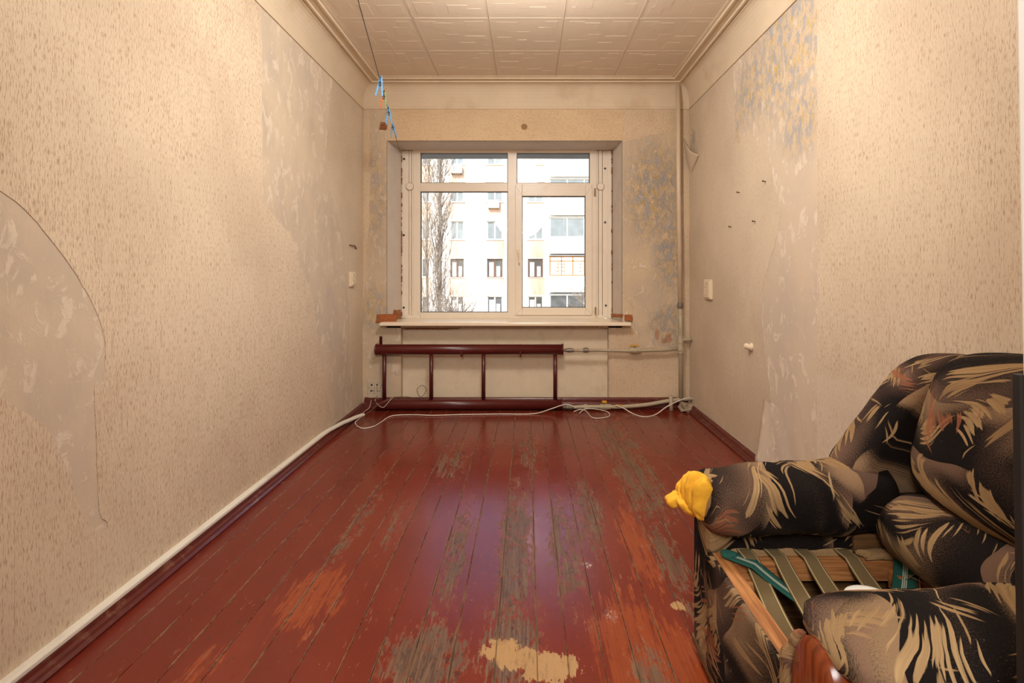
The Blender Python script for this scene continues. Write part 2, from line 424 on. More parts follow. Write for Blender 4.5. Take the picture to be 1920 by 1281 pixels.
def upholstery():
    """black velour printed with air-brushed sweeps and feathered bristle strokes, laid out along the cloth (FabricMap in metres)"""
    g = NT('black_patterned_velour', 0.9)
    p = g.n('TexCoord').outputs['UV']
    off = g.n('TexNoise', {'Vector': p, 'Scale': 3.2, 'Detail': 1.0}).outputs['Color']
    off = g.n('VectorMath', {0: off, 1: (0.5, 0.5, 0.5)}, operation='SUBTRACT').outputs[0]

    def warp(k, shift=(0, 0, 0)):
        q = g.n('VectorMath', {0: p, 1: g.scale(off, (k, k, 0))}, operation='ADD').outputs[0]
        return g.n('VectorMath', {0: q, 1: shift}, operation='ADD').outputs[0]

    grain = g.noise(p, 360.0, 2, 0.75)
    grain2 = g.noise(p, 210.0, 2, 0.7)
    c = g.mix(grain2, S(13, 10, 9), S(28, 22, 20))

    def sweep(c, col, q, scale, kind, power, lo, hi, mshift, mlo, mhi, amt):
        at = {'rings_direction': 'SPHERICAL'} if kind == 'RINGS' else {'bands_direction': 'DIAGONAL'}
        sw = g.n('TexWave', {'Vector': q, 'Scale': scale, 'Distortion': 1.5, 'Detail': 0.0}, wave_type=kind, wave_profile='SAW', **at).outputs['Fac']
        m = g.ramp(g.noise(g.n('VectorMath', {0: q, 1: mshift}, operation='ADD').outputs[0], 4.0, 1), mlo, mhi)
        s_ = g.math('MULTIPLY', g.math('POWER', sw, power), m)
        t = g.ramp(g.math('ADD', g.math('MULTIPLY', s_, 0.85), g.math('MULTIPLY', grain, 0.95)), lo, hi, False)
        return g.mix(g.math('MULTIPLY', t, amt), c, col)

    c = sweep(c, S(104, 80, 68), warp(0.25, (0.37, 0.9, 0.2)), 0.9, 'BANDS', 1.3, 0.62, 1.16, (3, 5, 9), 0.40, 0.60, 0.8)
    c = sweep(c, S(146, 118, 90), warp(0.28), 1.15, 'RINGS', 2.1, 0.65, 1.18, (0, 0, 0), 0.42, 0.60, 0.85)
    c = sweep(c, S(126, 98, 80), warp(0.4, (0.2, 0.1, 0.7)), 1.3, 'RINGS', 2.2, 0.66, 1.16, (8, 2, 1), 0.43, 0.60, 0.7)

    def brush(c, shift, ang, size, lo, col1, col2, fringe, sharp=0.03, amt=0.95, k=0.28):
        q = warp(k, shift)
        q = g.n('VectorRotate', {'Vector': q, 'Angle': ang, 'Axis': (0, 0, 1)}, rotation_type='AXIS_ANGLE').outputs[0]
        blob = g.noise(g.scale(q, (1.35, 0.8, 0.0)), size, 0, 0.4)
        st = g.noise(g.scale(q, (110.0, 8.5, 0.0)), 1.0, 0, 0.5)
        st2 = g.noise(g.scale(q, (240.0, 9.0, 0.0)), 1.0, 1, 0.5)
        h = g.math('ADD', g.math('SUBTRACT', blob, 0.012), g.math('MULTIPLY', g.math('SUBTRACT', g.math('ADD', g.math('MULTIPLY', st, 0.75), g.math('MULTIPLY', st2, 0.25)), 0.5), fringe))
        m = g.ramp(h, lo, lo + sharp)
        return g.mix(g.math('MULTIPLY', m, amt), c, g.mix(st2, col1, col2))

    c = brush(c, (3, 1, 0), 0.7, 7.5, 0.68, S(112, 86, 58), S(178, 146, 104), 0.55)
    c = brush(c, (6, 2, 0), -0.5, 8.0, 0.69, S(120, 94, 64), S(188, 158, 116), 0.58)
    c = brush(c, (1, 7, 0), 1.9, 7.0, 0.71, S(112, 66, 48), S(158, 100, 70), 0.62, 0.04, 0.8)
    c = brush(c, (9, 4, 0), 1.2, 7.5, 0.70, S(108, 82, 56), S(170, 138, 98), 0.60, 0.04, 0.9)
    c = brush(c, (4, 9, 0), 2.6, 9.0, 0.71, S(112, 86, 58), S(176, 146, 104), 0.62, 0.03, 0.9)
    dust = g.ramp(g.noise(p, 150.0, 1), 0.79, 0.82)
    c = g.mix(g.math('MULTIPLY', dust, 0.6), c, S(196, 180, 156))
    hp = g.noise(g.pos(), 9.0, 3)
    g.fin(c, 0.9, g.bump(g.math('ADD', g.math('MULTIPLY', grain, 0.3), hp), 0.25, 0.01), **{'Specular IOR Level': 0.12})
    return g.m


M['uph'] = upholstery()


def glass():
    g = NT('window_glass')
    tr = g.n('BsdfTransparent', {'Color': (0.97, 0.985, 0.98, 1)})
    gl = g.n('BsdfGlossy', {'Roughness': 0.02, 'Color': (1, 1, 1, 1)})
    fr = g.n('Fresnel', {'IOR': 1.45})
    mx = g.n('MixShader', {0: fr.outputs[0], 1: tr.outputs[0], 2: gl.outputs[0]})
    g.t.links.new(mx.outputs[0], g.out.inputs[0])
    return g.m


M['glass'] = glass()
M['facade'] = plain('pale_facade_panel', S(238, 232, 224), 0.85, 0.05, 0.7, 0, 0, S(206, 188, 170), 0.4)
M['facade_pink'] = plain('peach_facade_panel', S(220, 186, 164), 0.85, 0.06, 1.2, 0, 0, S(238, 226, 212), 0.5)
M['ext_white'] = plain('white_exterior_frame', S(236, 236, 232), 0.5, 0.03, 3.0)
M['ext_brown'] = plain('brown_exterior_frame', S(104, 70, 54), 0.6, 0.1, 5.0)
M['ext_orange'] = plain('orange_wood_balcony_frame', S(172, 118, 58), 0.6, 0.1, 5.0)
M['ext_glass'] = plain('dusky_exterior_glass', S(92, 96, 100), 0.12, 0.5, 1.7)
M['ext_glass_pale'] = plain('curtained_exterior_glass', S(128, 138, 144), 0.15, 0.25, 1.9)
M['siding'] = plain('pale_balcony_siding', S(226, 224, 214), 0.7, 0.05, 2.0)
M['bark'] = plain('grey_brown_bark', S(140, 127, 116), 0.9, 0.2, 12.0)
M['soil'] = plain('winter_ground', S(140, 128, 112), 0.95, 0.2, 0.8)
M['ext_wall'] = plain('outer_wall_plaster', S(150, 156, 164), 0.9, 0.08, 3.0)
M['ac'] = plain('white_conditioner_case', S(226, 224, 218), 0.5, 0.04, 4.0)


# ------------------------------------------------------------------ mesh helpers
class MB:
    def __init__(self):
        self.v, self.f, self.uv, self.fab = [], [], {}, {}

    def add(self, verts, faces):
        o = len(self.v)
        self.v += [Vector(q) for q in verts]
        self.f += [tuple(i + o for i in fc) for fc in faces]
        return o

    def box(self, x0, x1, y0, y1, z0, z1, mat=None):
        vs = [(x0, y0, z0), (x1, y0, z0), (x1, y1, z0), (x0, y1, z0), (x0, y0, z1), (x1, y0, z1), (x1, y1, z1), (x0, y1, z1)]
        if mat is not None:
            vs = [mat @ Vector(q) for q in vs]
        self.add(vs, [(0, 3, 2, 1), (4, 5, 6, 7), (0, 1, 5, 4), (1, 2, 6, 5), (2, 3, 7, 6), (3, 0, 4, 7)])
        return self

    def loft(self, rings, cap=True, closed=True):
        n = len(rings[0])
        o = len(self.v)
        us = 0.0
        cen = None
        for r in rings:
            cc = sum((Vector(q) for q in r), Vector()) / n
            us += (cc - cen).length if cen is not None else 0.0
            cen = cc
            vs = 0.0
            for j, q in enumerate(r):
                vs += (Vector(q) - Vector(r[j - 1])).length if j else 0.0
                self.fab[len(self.v) + j] = (us, vs)
            self.v += [Vector(q) for q in r]
        for i in range(len(rings) - 1):
            for j in range(n if closed else n - 1):
                a, b = o + i * n + j, o + i * n + (j + 1) % n
                self.f.append((a, b, b + n, a + n))
        if cap:
            self.f.append(tuple(o + j for j in reversed(range(n))))
            self.f.append(tuple(o + (len(rings) - 1) * n + j for j in range(n)))
        return self

    def tube(self, pts, r, n=8, cap=True):
        pts = [Vector(q) for q in pts]
        rr = r if isinstance(r, (list, tuple)) else [r] * len(pts)
        rings, up = [], None
        for i, q in enumerate(pts):
            hi_, lo_ = min(i + 1, len(pts) - 1), max(i - 1, 0)
            d = pts[hi_] - pts[lo_]
            while d.length < 1e-6 and (hi_ < len(pts) - 1 or lo_ > 0):
                hi_, lo_ = min(hi_ + 1, len(pts) - 1), max(lo_ - 1, 0)
                d = pts[hi_] - pts[lo_]
            if d.length < 1e-9:
                d = Vector((0, 0, 1))
            d.normalize()
            if up is None:
                up = d.orthogonal().normalized()
            else:
                up = (up - d * up.dot(d))
                up = up.normalized() if up.length > 1e-6 else d.orthogonal().normalized()
            s = d.cross(up)
            rings.append([q + (up * math.cos(2 * math.pi * k / n) + s * math.sin(2 * math.pi * k / n)) * rr[i] for k in range(n)])
        return self.loft(rings, cap)

    def prism(self, poly, lo, hi, axis='y'):
        """poly: 2-D points; extruded along an axis: 'x' -> (y,z), 'y' -> (x,z), 'z' -> (x,y)"""
        def p3(q, t):
            return {'x': (t, q[0], q[1]), 'y': (q[0], t, q[1]), 'z': (q[0], q[1], t)}[axis]
        return self.loft([[p3(q, lo) for q in poly], [p3(q, hi) for q in poly]])

    def grid(self, fn, nu, nv, thick=None):
        o = len(self.v)
        for i in range(nu + 1):
            for j in range(nv + 1):
                self.v.append(Vector(fn(i / nu, j / nv)))
                self.uv[len(self.v) - 1] = (i / nu, j / nv)
        for i in range(nu):
            for j in range(nv):
                a = o + i * (nv + 1) + j
                self.f.append((a, a + nv + 1, a + nv + 2, a + 1))
        return self

    def sell(self, c, h, e=(2.5, 2.5), rot=None, nu=28, nv=18, fn=None):
        """super-ellipsoid cushion"""
        def pw(t, k):
            return math.copysign(abs(t) ** (2.0 / k), t)
        c = Vector(c)
        rot = rot or Matrix.Identity(3)
        rings = []
        for i in range(1, nv):
            ph = -math.pi / 2 + math.pi * i / nv
            ring = []
            for j in range(nu):
                th = 2 * math.pi * j / nu
                q = Vector((h[0] * pw(math.cos(ph), e[1]) * pw(math.cos(th), e[0]), h[1] * pw(math.cos(ph), e[1]) * pw(math.sin(th), e[0]), h[2] * pw(math.sin(ph), e[1])))
                if fn:
                    q = fn(q)
                ring.append(c + rot @ q)
            rings.append(ring)
        return self.loft(rings)

    def wrinkle(self, amp, scale, seed=0.0):
        for i, q in enumerate(self.v):
            self.v[i] = q + noise.noise_vector(q * scale + Vector((seed, seed, seed))) * amp
        return self

    def build(self, name, mat, parent=None, smooth=False, bevel=0.0, solid=0.0, subsurf=0, kind=None, origin=None):
        me = bpy.data.meshes.new(name)
        org = Vector(origin) if origin else (Vector(parent['org']) if parent is not None and 'org' in parent else Vector((0, 0, 0)))
        me.from_pydata([tuple(q - org) for q in self.v], [], self.f)
        if mat == 'uph':
            org_n = (len(name) * 0.37 + len(COL.objects) * 0.613) % 7.0
            lay = me.uv_layers.new(name='FabricMap')
            for lp in me.loops:
                q = self.v[lp.vertex_index]
                fb = self.fab.get(lp.vertex_index) if smooth else None
                lay.data[lp.index].uv = (fb[0] + org_n, fb[1]) if fb else (q.x + q.y * 0.8 + org_n, q.z)
        if self.uv and mat != 'uph':
            lay = me.uv_layers.new(name='UVMap')
            for lp in me.loops:
                lay.data[lp.index].uv = self.uv.get(lp.vertex_index, (0, 0))
        bm = bmesh.new()
        bm.from_mesh(me)
        if not self.uv:
            bmesh.ops.recalc_face_normals(bm, faces=bm.faces)
        bm.to_mesh(me)
        bm.free()
        me.materials.append(M[mat] if isinstance(mat, str) else mat)
        if smooth:
            me.shade_smooth()
        o = bpy.data.objects.new(name, me)
        COL.objects.link(o)
        if parent is not None:
            o.parent = parent
        else:
            o.location = org
        if solid:
            md = o.modifiers.new('thickness', 'SOLIDIFY')
            md.thickness = solid
            md.offset = 0
        if bevel:
            md = o.modifiers.new('soft_edge', 'BEVEL')
            md.width = bevel
            md.segments = 2
            md.limit_method = 'ANGLE'
            md.angle_limit = math.radians(40)
        if subsurf:
            md = o.modifiers.new('smooth', 'SUBSURF')
            md.levels = md.render_levels = subsurf
        if kind:
            o['kind'] = kind
        return o


ORG = {}


def thing(name, label, cat, loc, group=None, kind=None):
    o = bpy.data.objects.new(name, None)
    o.empty_display_size = 0.05
    COL.objects.link(o)
    o.location = loc
    o['org'] = list(loc)
    if label:
        o['label'] = label
        o['category'] = cat
    if group:
        o['group'] = group
    if kind:
        o['kind'] = kind
    return o


def tag(o, label, cat, group=None):
    o['label'] = label
    o['category'] = cat
    if group:
        o['group'] = group
    return o


def struct(o):
    o['kind'] = 'structure'
    o['org'] = [0, 0, 0] if 'org' not in o else o['org']
    return o


def catmull(pts, sub=6):
    pts = [Vector(q) for q in pts]
    out = []
    for i in range(len(pts) - 1):
        a, b, c, d = pts[max(i - 1, 0)], pts[i], pts[i + 1], pts[min(i + 2, len(pts) - 1)]
        for k in range(sub):
            t = k / sub
            out.append(0.5 * ((2 * b) + (c - a) * t + (2 * a - 5 * b + 4 * c - d) * t * t + (3 * b - a - 3 * c + d) * t ** 3))
    out.append(pts[-1])
    return out


def ragged(loop, amp=0.008, step=0.03, skip=()):
    """torn-paper outline: subdivide the edges and jitter them (edges listed in skip stay straight)"""
    out = []
    for i, a in enumerate(loop):
        b = loop[(i + 1) % len(loop)]
        a, b = Vector(a), Vector(b)
        out.append(tuple(a))
        if i in skip:
            continue
        d = b - a
        n = max(1, int(d.length / step))
        nr = Vector((-d.y, d.x)).normalized() if d.length else Vector((0, 0))
        for k in range(1, n):
            q = a + d * (k / n)
            out.append(tuple(q + nr * amp * (noise.noise(Vector((q.x * 23, q.y * 23, 1.7))) + random.uniform(-0.5, 0.5))))
    return out


def sheet(name, loops, to3, nrm, mat, parent, t=0.0018):
    """a sheet of paper glued on a wall: outline (with holes) raised by t"""
    nrm = Vector(nrm)
    tri = tessellate_polygon([[Vector((q[0], q[1], 0)) for q in lp] for lp in loops])
    flat = [q for lp in loops for q in lp]
    mb = MB()
    mb.add([Vector(to3(q)) + nrm * t for q in flat] + [Vector(to3(q)) - nrm * 0.001 for q in flat], [])
    n = len(flat)
    mb.f += [tuple(x) for x in tri]
    k = 0
    for lp in loops:
        m = len(lp)
        for i in range(m):
            a, b = k + i, k + (i + 1) % m
            mb.f.append((a, b, b + n, a + n))
        k += m
    return mb.build(name, mat, parent)


# ------------------------------------------------------------------ the room shell
floor = struct(MB().box(XL - 0.3, XR + 0.3, -1.7, 5.0, -0.2, -0.007).build('floor', 'floor_gap'))
SEAMS = [XL, -1.285, -1.165, -1.045, -0.922, -0.80, -0.671, -0.547, -0.446, -0.340, -0.223, -0.094, 0.0305, 0.122, 0.228, 0.3215, 0.4225, 0.5233, 0.628, 0.735, 0.845, 0.95, 1.06, 1.17, 1.28, XR]
proto = None
for x0, x1 in zip(SEAMS[:-1], SEAMS[1:]):
    if proto is None:
        mb = MB()
        PLW = w2 = x1 - x0
        w = PLW / 2
        prof = [(-w + 0.0009, -0.02), (-w + 0.0009, -0.0016), (-w + 0.0030, 0.0), (w - 0.0030, 0.0), (w - 0.0009, -0.0016), (w - 0.0009, -0.02)]
        mb.prism(prof, -3.0, 3.0, 'y')
        o = proto = mb.build('plank', 'floor', floor)
    else:
        o = proto.copy()
        COL.objects.link(o)
        o.parent = floor
    o.scale = ((x1 - x0) / PLW, 1, 1)
    o.location = ((x0 + x1) / 2, 1.4, random.uniform(-0.0012, 0.0))
    o.rotation_euler = (0, random.uniform(-0.004, 0.004), 0)

wall_left = struct(MB().box(XL - 0.3, XL, -1.6, 5.0, -0.2, 3.0).build('wall_left', 'plaster_left'))
wall_right = struct(MB().box(XR, XR + 0.3, -1.6, 5.0, -0.2, 3.0).build('wall_right', 'plaster_right'))
ceiling = struct(MB().box(XL - 0.3, XR + 0.3, -1.6, 5.0, ZC + 0.006, 3.0).build('ceiling', 'ceil_gap'))
mb = MB().box(XL, XR, -1.75, -1.6, -0.2, 3.0)
struct(mb.build('wall_hall', 'plaster_left'))
# front wall with the wide doorway the picture is taken through
mb = MB().box(0.665, XR, 0.52, 0.66, 0, ZC).box(XL, -0.95, 0.52, 0.66, 0, ZC).box(-0.95, 0.665, 0.52, 0.66, 2.12, ZC)
struct(mb.build('wall_front', 'paper_back'))

# window wall with flared opening, recessed apron, sill bed
wall_back = MB()
ox0, ox1 = B(725, 0)[0], B(1167, 0)[0]
oz1 = B(0, 264)[1]
ix0, ix1 = P(752, 0, 4.70).x, P(1149, 0, 4.70).x
iz1, iz0 = P(0, 281, 4.70).z, P(0, 597, 4.70).z
ZSILL = iz0 - 0.005
nx0, nx1 = B(752, 0)[0], B(1141, 0)[0]
wall_back.box(XL, nx0, YB, 5.0, 0, ZSILL - 0.03).box(nx1, XR, YB, 5.0, 0, ZSILL - 0.03)
wall_back.box(nx0, nx1, YB + 0.07, 5.0, 0, ZSILL - 0.03)


def jamb(xw, xo, xi):
    # vertical pier: from wall corner xw to opening edge xo (room side) / xi (frame side)
    wall_back.prism([(xw, YB), (xo, YB), (xi, 4.70), (xi, 5.0), (xw, 5.0)], ZSILL - 0.03, oz1, 'z')


jamb(XL, ox0, ix0)
jamb(XR, ox1, ix1)
wall_back.prism([(YB, oz1), (4.70, iz1), (5.0, iz1 + 0.005), (5.0, ZC), (YB, ZC)], XL, XR, 'x')
wall_back.box(ox0, ox1, YB, 5.0, ZSILL - 0.05, ZSILL - 0.03)
wall_back = struct(wall_back.build('wall_back', 'plaster_back'))
# putty skins on the reveals and the painted apron
mb = MB()
e = 0.004
mb.add([(ox0 + e, YB, ZSILL), (ix0 + e, 4.70, ZSILL), (ix0 + e, 4.70, iz1 - e), (ox0 + e, YB, oz1 - e)], [(0, 1, 2, 3)])
mb.add([(ox1 - e, YB, ZSILL), (ix1 - e, 4.70, ZSILL), (ix1 - e, 4.70, iz1 - e), (ox1 - e, YB, oz1 - e)], [(3, 2, 1, 0)])
mb.add([(ox0 + e, YB, oz1 - e), (ox1 - e, YB, oz1 - e), (ix1 - e, 4.70, iz1 - e), (ix0 + e, 4.70, iz1 - e)], [(0, 1, 2, 3)])
mb.build('reveal_plaster', 'reveal', wall_back)
mb = MB().box(nx0, nx1, YB + 0.062, YB + 0.071, 0.0, ZSILL - 0.055)
mb.build('niche_panel', 'niche', wall_back)
# outer face of the house, seen above the glass
struct(MB().box(ix0 - 0.2, ix1 + 0.2, 4.84, 5.02, iz1 - 0.012, iz1 + 0.25).build('trim_1', 'ext_wall'))

# --- wallpaper sheets, left wall
TZ = 2.57
def onL(q): return (XL, q[0], q[1])
def onR(q): return (XR, q[0], q[1])
def onB(q): return (q[0], YB, q[1])


b = [L(490, 12), L(491, 200), L(492, 378), L(514, 405), L(548, 447), L(560, 490), L(587, 560), L(598, 648), L(609, 722), L(622, 785)]
outer = [(0.66, 0.06), (0.66, TZ)] + [(b[0][0], TZ)] + b[1:] + [(b[-1][0] + 0.01, 0.06)]
outer = ragged(outer, 0.010, 0.035, skip=(0, 1, len(outer) - 1))
hole = [L(0, 358), L(44, 391), L(95, 450), L(136, 505), L(172, 567), L(192, 619), L(197, 663), L(192, 715), L(177, 722), L(180, 810), L(182, 883), L(187, 964),
        L(200, 978), L(201, 995), L(189, 1000), L(169, 986), L(150, 956), L(125, 883), L(95, 817), L(73, 791), L(44, 773), L(0, 744), (1.22, 0.95), (1.08, 1.1), (1.1, 1.3), (1.2, 1.4)]
hole = ragged(catmull([(q[0], q[1], 0) for q in hole] + [(hole[0][0], hole[0][1], 0)], 3)[:-1] and [(q.x, q.y) for q in catmull([(q[0], q[1], 0) for q in hole], 3)], 0.004, 0.02)
sheet('wallpaper_sheet', [outer, hole], onL, (1, 0, 0), 'paper_side', wall_left)
c2 = [L(623, 150), L(615, 227), L(611, 304), L(620, 365), L(634, 410), L(643, 467), L(650, 520), L(655, 620), L(662, 700)]
outer = [(4.39, TZ), (4.39, 0.06), (c2[-1][0], 0.06)] + [(q[0], min(q[1], TZ)) for q in reversed(c2)]
sheet('wallpaper_sheet', [ragged(outer, 0.012, 0.04, skip=(0, 1, len(outer) - 1))], onL, (1, 0, 0), 'paper_base', wall_left, 0.0012)
# --- right wall
outer = [(0.66, 0.06), (2.463, 0.06), (2.463, TZ), (0.66, TZ)]
sheet('wallpaper_sheet', [outer], onR, (-1, 0, 0), 'paper_side', wall_right)
b = [R(1374, 122), R(1374, 200), R(1376, 262), R(1390, 268), R(1402, 262), R(1432, 282), R(1446, 310), R(1450, 345), R(1458, 372), R(1464, 395), R(1458, 440),
     R(1444, 486), R(1424, 564), R(1434, 650), R(1446, 751), R(1434, 800), R(1431, 862)]
outer = [(4.395, 0.06), (4.395, TZ), (b[0][0], TZ)] + b[1:] + [(b[-1][0], 0.06)]
outer = ragged(outer, 0.012, 0.03, skip=(0, 1, len(outer) - 1))
hole = [R(1295, 250), R(1299, 239), R(1305, 250), R(1309, 270), R(1310, 288), R(1302, 283), R(1295, 274)]
sheet('wallpaper_sheet', [outer, ragged(hole, 0.004, 0.03)], onR, (-1, 0, 0), 'paper_base', wall_right, 0.0012)
b = [R(1533, 702), R(1560, 708), R(1590, 716), R(1640, 732), R(1700, 748)]
sheet('wallpaper_sheet', [ragged([(2.463, 0.07)] + b + [(b[-1][0], 0.07)], 0.012, 0.03, skip=(0, 5, 6))], onR, (-1, 0, 0), 'paper_pale', wall_right, 0.0026)
# loose paper that has come away above the skirting
yA, yB2 = R(1432, 0)[0], 2.463
zA, zB = 0.05, R(1437, 745)[1]


def loose(u, v):
    top = zB - 0.03 * u
    z = zA + (top - zA) * v
    off = 0.062 * (1 - v) ** 1.2 * (1 - u) ** 3 + 0.010 * math.sin(u * math.pi) * math.sin(u * 9 + v * 3) ** 2 * (1 - v) - 0.0022 + 0.0035 * (1 - u) ** 2 * (1 - v) ** 0.3
    return (XR - off, yA - 0.02 * (1 - v) + (yB2 - yA) * u, z)


MB().grid(loose, 20, 16).build('loose_paper', 'plaster_right', wall_right, smooth=True, solid=0.0016)


# flap of paper hanging off the corner under the hole
def flap(u, v):
    a = Vector((XR - 0.055, 4.385, CAMZ + (CY - 260) * 4.385 / F))
    b_ = Vector((XR - 0.006, *R(1312, 290)))
    tip = Vector((XR - 0.003, *R(1296, 326)))
    top = a.lerp(b_, u) + Vector((-0.012, 0, -0.03)) * math.sin(math.pi * u)
    q = top.lerp(tip, v)
    q.x -= 0.012 * math.sin(math.pi * v) * (1 - u)
    return q


MB().grid(flap, 10, 10).build('torn_flap', 'paper_base', wall_right, smooth=True, solid=0.002)
# --- window wall
sheet('wallpaper_sheet', [ragged([B(727, 204), B(1168, 204), B(1168, 263), B(727, 264)], 0.003, 0.05, skip=(0, 1, 2))], onB, (0, -1, 0), 'paper_band', wall_back)
sheet('wallpaper_sheet', [ragged([B(1169, 200), B(1280, 200), B(1280, 252), B(1262, 246), B(1225, 253), B(1190, 262), B(1169, 268)], 0.012, 0.03, skip=(0, 1))], onB, (0, -1, 0), 'paper_back', wall_back)
sheet('wallpaper_sheet', [ragged([B(681, 204), B(694, 204), B(693, 420), B(686, 500), B(683, 560), B(681, 560)], 0.008, 0.04, skip=(0, 5))], onB, (0, -1, 0), 'paper_back', wall_back)
sheet('wallpaper_sheet', [ragged([B(1281, 200), B(1292, 200), B(1292, 748), B(1282, 748)], 0.003, 0.05, skip=(0, 1, 2))], onB, (0, -1, 0), 'paper_back', wall_back)
sheet('wallpaper_sheet', [ragged([B(1144, 618), B(1184, 613), B(1198, 632), B(1206, 652), B(1240, 650), B(1275, 656), B(1275, 749), B(1144, 751)], 0.012, 0.03, skip=(5, 6, 7))],
      onB, (0, -1, 0), 'paper_back', wall_back)

# --- broken plaster stubs: bricks showing at the ends of the sill, aged foam under it
def lump(c, h, seed, amp=0.35, nu=12, nv=8):
    mb = MB().sell(c, h, (3, 3), None, nu, nv)
    for i, q in enumerate(mb.v):
        mb.v[i] = q + Vector([a * b_ for a, b_ in zip(noise.noise_vector(q * 38 + Vector((seed, 0, 0))), h)]) * amp
    return mb


def brick_stub(c, h, seed, mat='brick'):
    mb = MB().sell(c, h, (9, 9), None, 24, 12)
    for i, q in enumerate(mb.v):
        n_ = noise.noise_vector(q * 55 + Vector((seed, 0, 0)))
        mb.v[i] = q + Vector((n_.x * 0.012, n_.y * 0.004, n_.z * 0.008))
    return mb.build('brick', mat, wall_back)


p = P(724, 597, 4.40); brick_stub(p, (0.085, 0.014, 0.034), 1)
p = P(745, 590, 4.41); brick_stub(p, (0.03, 0.02, 0.04), 5, 'foam')
p = P(1178, 596, 4.395); brick_stub(p, (0.032, 0.02, 0.024), 2)
p = P(1157, 592, 4.41); brick_stub(p, (0.05, 0.02, 0.014), 9, 'foam')
for (px0, px1, seed) in ((752, 862, 3), (1010, 1085, 14)):
    p = P((px0 + px1) / 2, 611 if px0 < 900 else 608, 4.44)
    lump(p, ((px1 - px0) / 2 * 4.44 / F, 0.025, 0.024 if px0 < 900 else 0.012), seed, 0.6, 60, 10).build('mounting_foam', 'foam', wall_back)

# --- ceiling tiles
TS = 0.478
tx0 = -0.243 - 3 * TS
ty0 = 4.208
tile = None


def tile_mesh():
    mb = MB()
    h = TS / 2 - 0.004
    mb.box(-h, h, -h, h, -0.010, 0.006)
    for s_ in (-1, 1):
        mb.box(-h, h, s_ * h - 0.003, s_ * h + 0.003, -0.0114, -0.008).box(s_ * h - 0.003, s_ * h + 0.003, -h + 0.004, h - 0.004, -0.0110, -0.008)
    for i_, (x0, x1, y0, y1) in enumerate(((-.19, -.06, .06, .19), (-.06, .02, -.02, .12), (.08, .2, -.2, -.05), (-.2, -.1, -.2, -.12), (.02, .12, .1, .2), (-.12, .0, -.18, -.08), (.06, .2, .0, .06))):
        mb.box(x0, x1, y0, y1, -0.0106 - 0.00012 * i_, -0.009)
    return mb


for r in range(6):
    for cI in range(6):
        x, y = tx0 + (cI + 0.5) * TS, ty0 - (r + 0.5) * TS
        if tile is None:
            o = tile = tile_mesh().build('ceiling_tile', 'ceil_tile', ceiling)
        else:
            o = tile.copy()
            COL.objects.link(o)
            o.parent = ceiling
        o.location = (x, y, ZC)
        o.rotation_euler = (0, 0, (math.pi / 2) * random.randrange(4))

# --- cornices (one per wall, mitred): coved band, two steps against the ceiling
prof = [(0.0, 2.562), (0.010, 2.562), (0.012, 2.578), (0.006, 2.582)]
for k in range(1, 9):
    t = k / 8 * math.pi / 2
    prof.append((0.006 + 0.084 * (1 - math.cos(t)), 2.585 + 0.165 * math.sin(t)))
prof += [(0.092, 2.757), (0.104, 2.757), (0.106, 2.750), (0.118, 2.750), (0.122, 2.760), (0.165, 2.762), (0.168, 2.755), (0.180, 2.755), (0.184, 2.764), (0.205, 2.766), (0.208, 2.785), (0.0, 2.785)]


def cornice(name, start, end):
    mb = MB()
    mb.loft([[start(d, z) for d, z in prof], [end(d, z) for d, z in prof]])
    return struct(mb.build(name, 'cornice'))


cornice('trim_2', lambda d, z: (XL + d, 0.66, z), lambda d, z: (XL + d, YB - d, z))
cornice('trim_3', lambda d, z: (XL + d, YB - d, z), lambda d, z: (XR - d, YB - d, z))
cornice('trim_4', lambda d, z: (XR - d, YB - d, z), lambda d, z: (XR - d, 0.66, z))

# --- skirtings
sk = [(0, 0), (0.052, 0), (0.054, 0.008), (0.044, 0.016), (0.040, 0.024), (0.030, 0.030), (0.026, 0.042), (0.018, 0.048), (0, 0.050)]
struct(MB().loft([[(XL + d, 0.66, z) for d, z in sk], [(XL + d, YB - 0.02, z) for d, z in sk]]).build('baseboard_left', 'board'))
struct(MB().loft([[(XR - d, YB, z) for d, z in sk], [(XR - d, 0.66, z) for d, z in sk]]).build('baseboard_right', 'board'))
struct(MB().loft([[(XL + 0.02, YB - d * 0.8, z * 1.9) for d, z in sk], [(XR - 0.02, YB - d * 0.8, z * 1.9) for d, z in sk]]).build('baseboard_back', 'board'))

# --- white casing of the doorway at the side, with the black strip on it
mb = MB()
for (z0, z1, dx0, dx1) in ((0, 2.12, 0.0, 0.0),):
    mb.loft([[(0.668, 0.50, 0), (0.74, 0.50, 0), (0.74, 0.675, 0), (0.668, 0.675, 0)],
             [(0.6315, 0.50, 2.12), (0.74, 0.50, 2.12), (0.74, 0.675, 2.12), (0.6315, 0.675, 2.12)]])
struct(mb.build('trim_5', 'white_trim', bevel=0.004))
mb = MB()
mb.loft([[(0.6605, 0.672, 0.0), (0.672, 0.672, 0.0), (0.672, 0.683, 0.0), (0.6605, 0.683, 0.0)],
         [(0.6445, 0.672, 1.018), (0.656, 0.672, 1.018), (0.656, 0.683, 1.018), (0.6445, 0.683, 1.018)]])
o = mb.build('edge_strip', 'black_rubber', bevel=0.001, origin=(0.66, 0.68, 0))
tag(o, 'narrow black upright strip along the white door casing beside the armchair', 'edge strip')

# ------------------------------------------------------------------ the window
win = struct(thing('window_1', None, None, (0, 4.70, 0.75)))
YF = 4.70


def wbox(px0, px1, py0, py1, y0=YF, y1=YF + 0.07):
    a, b_ = P(px0, py1, YF), P(px1, py0, YF)
    return (a.x, b_.x, y0, y1, a.z, b_.z)


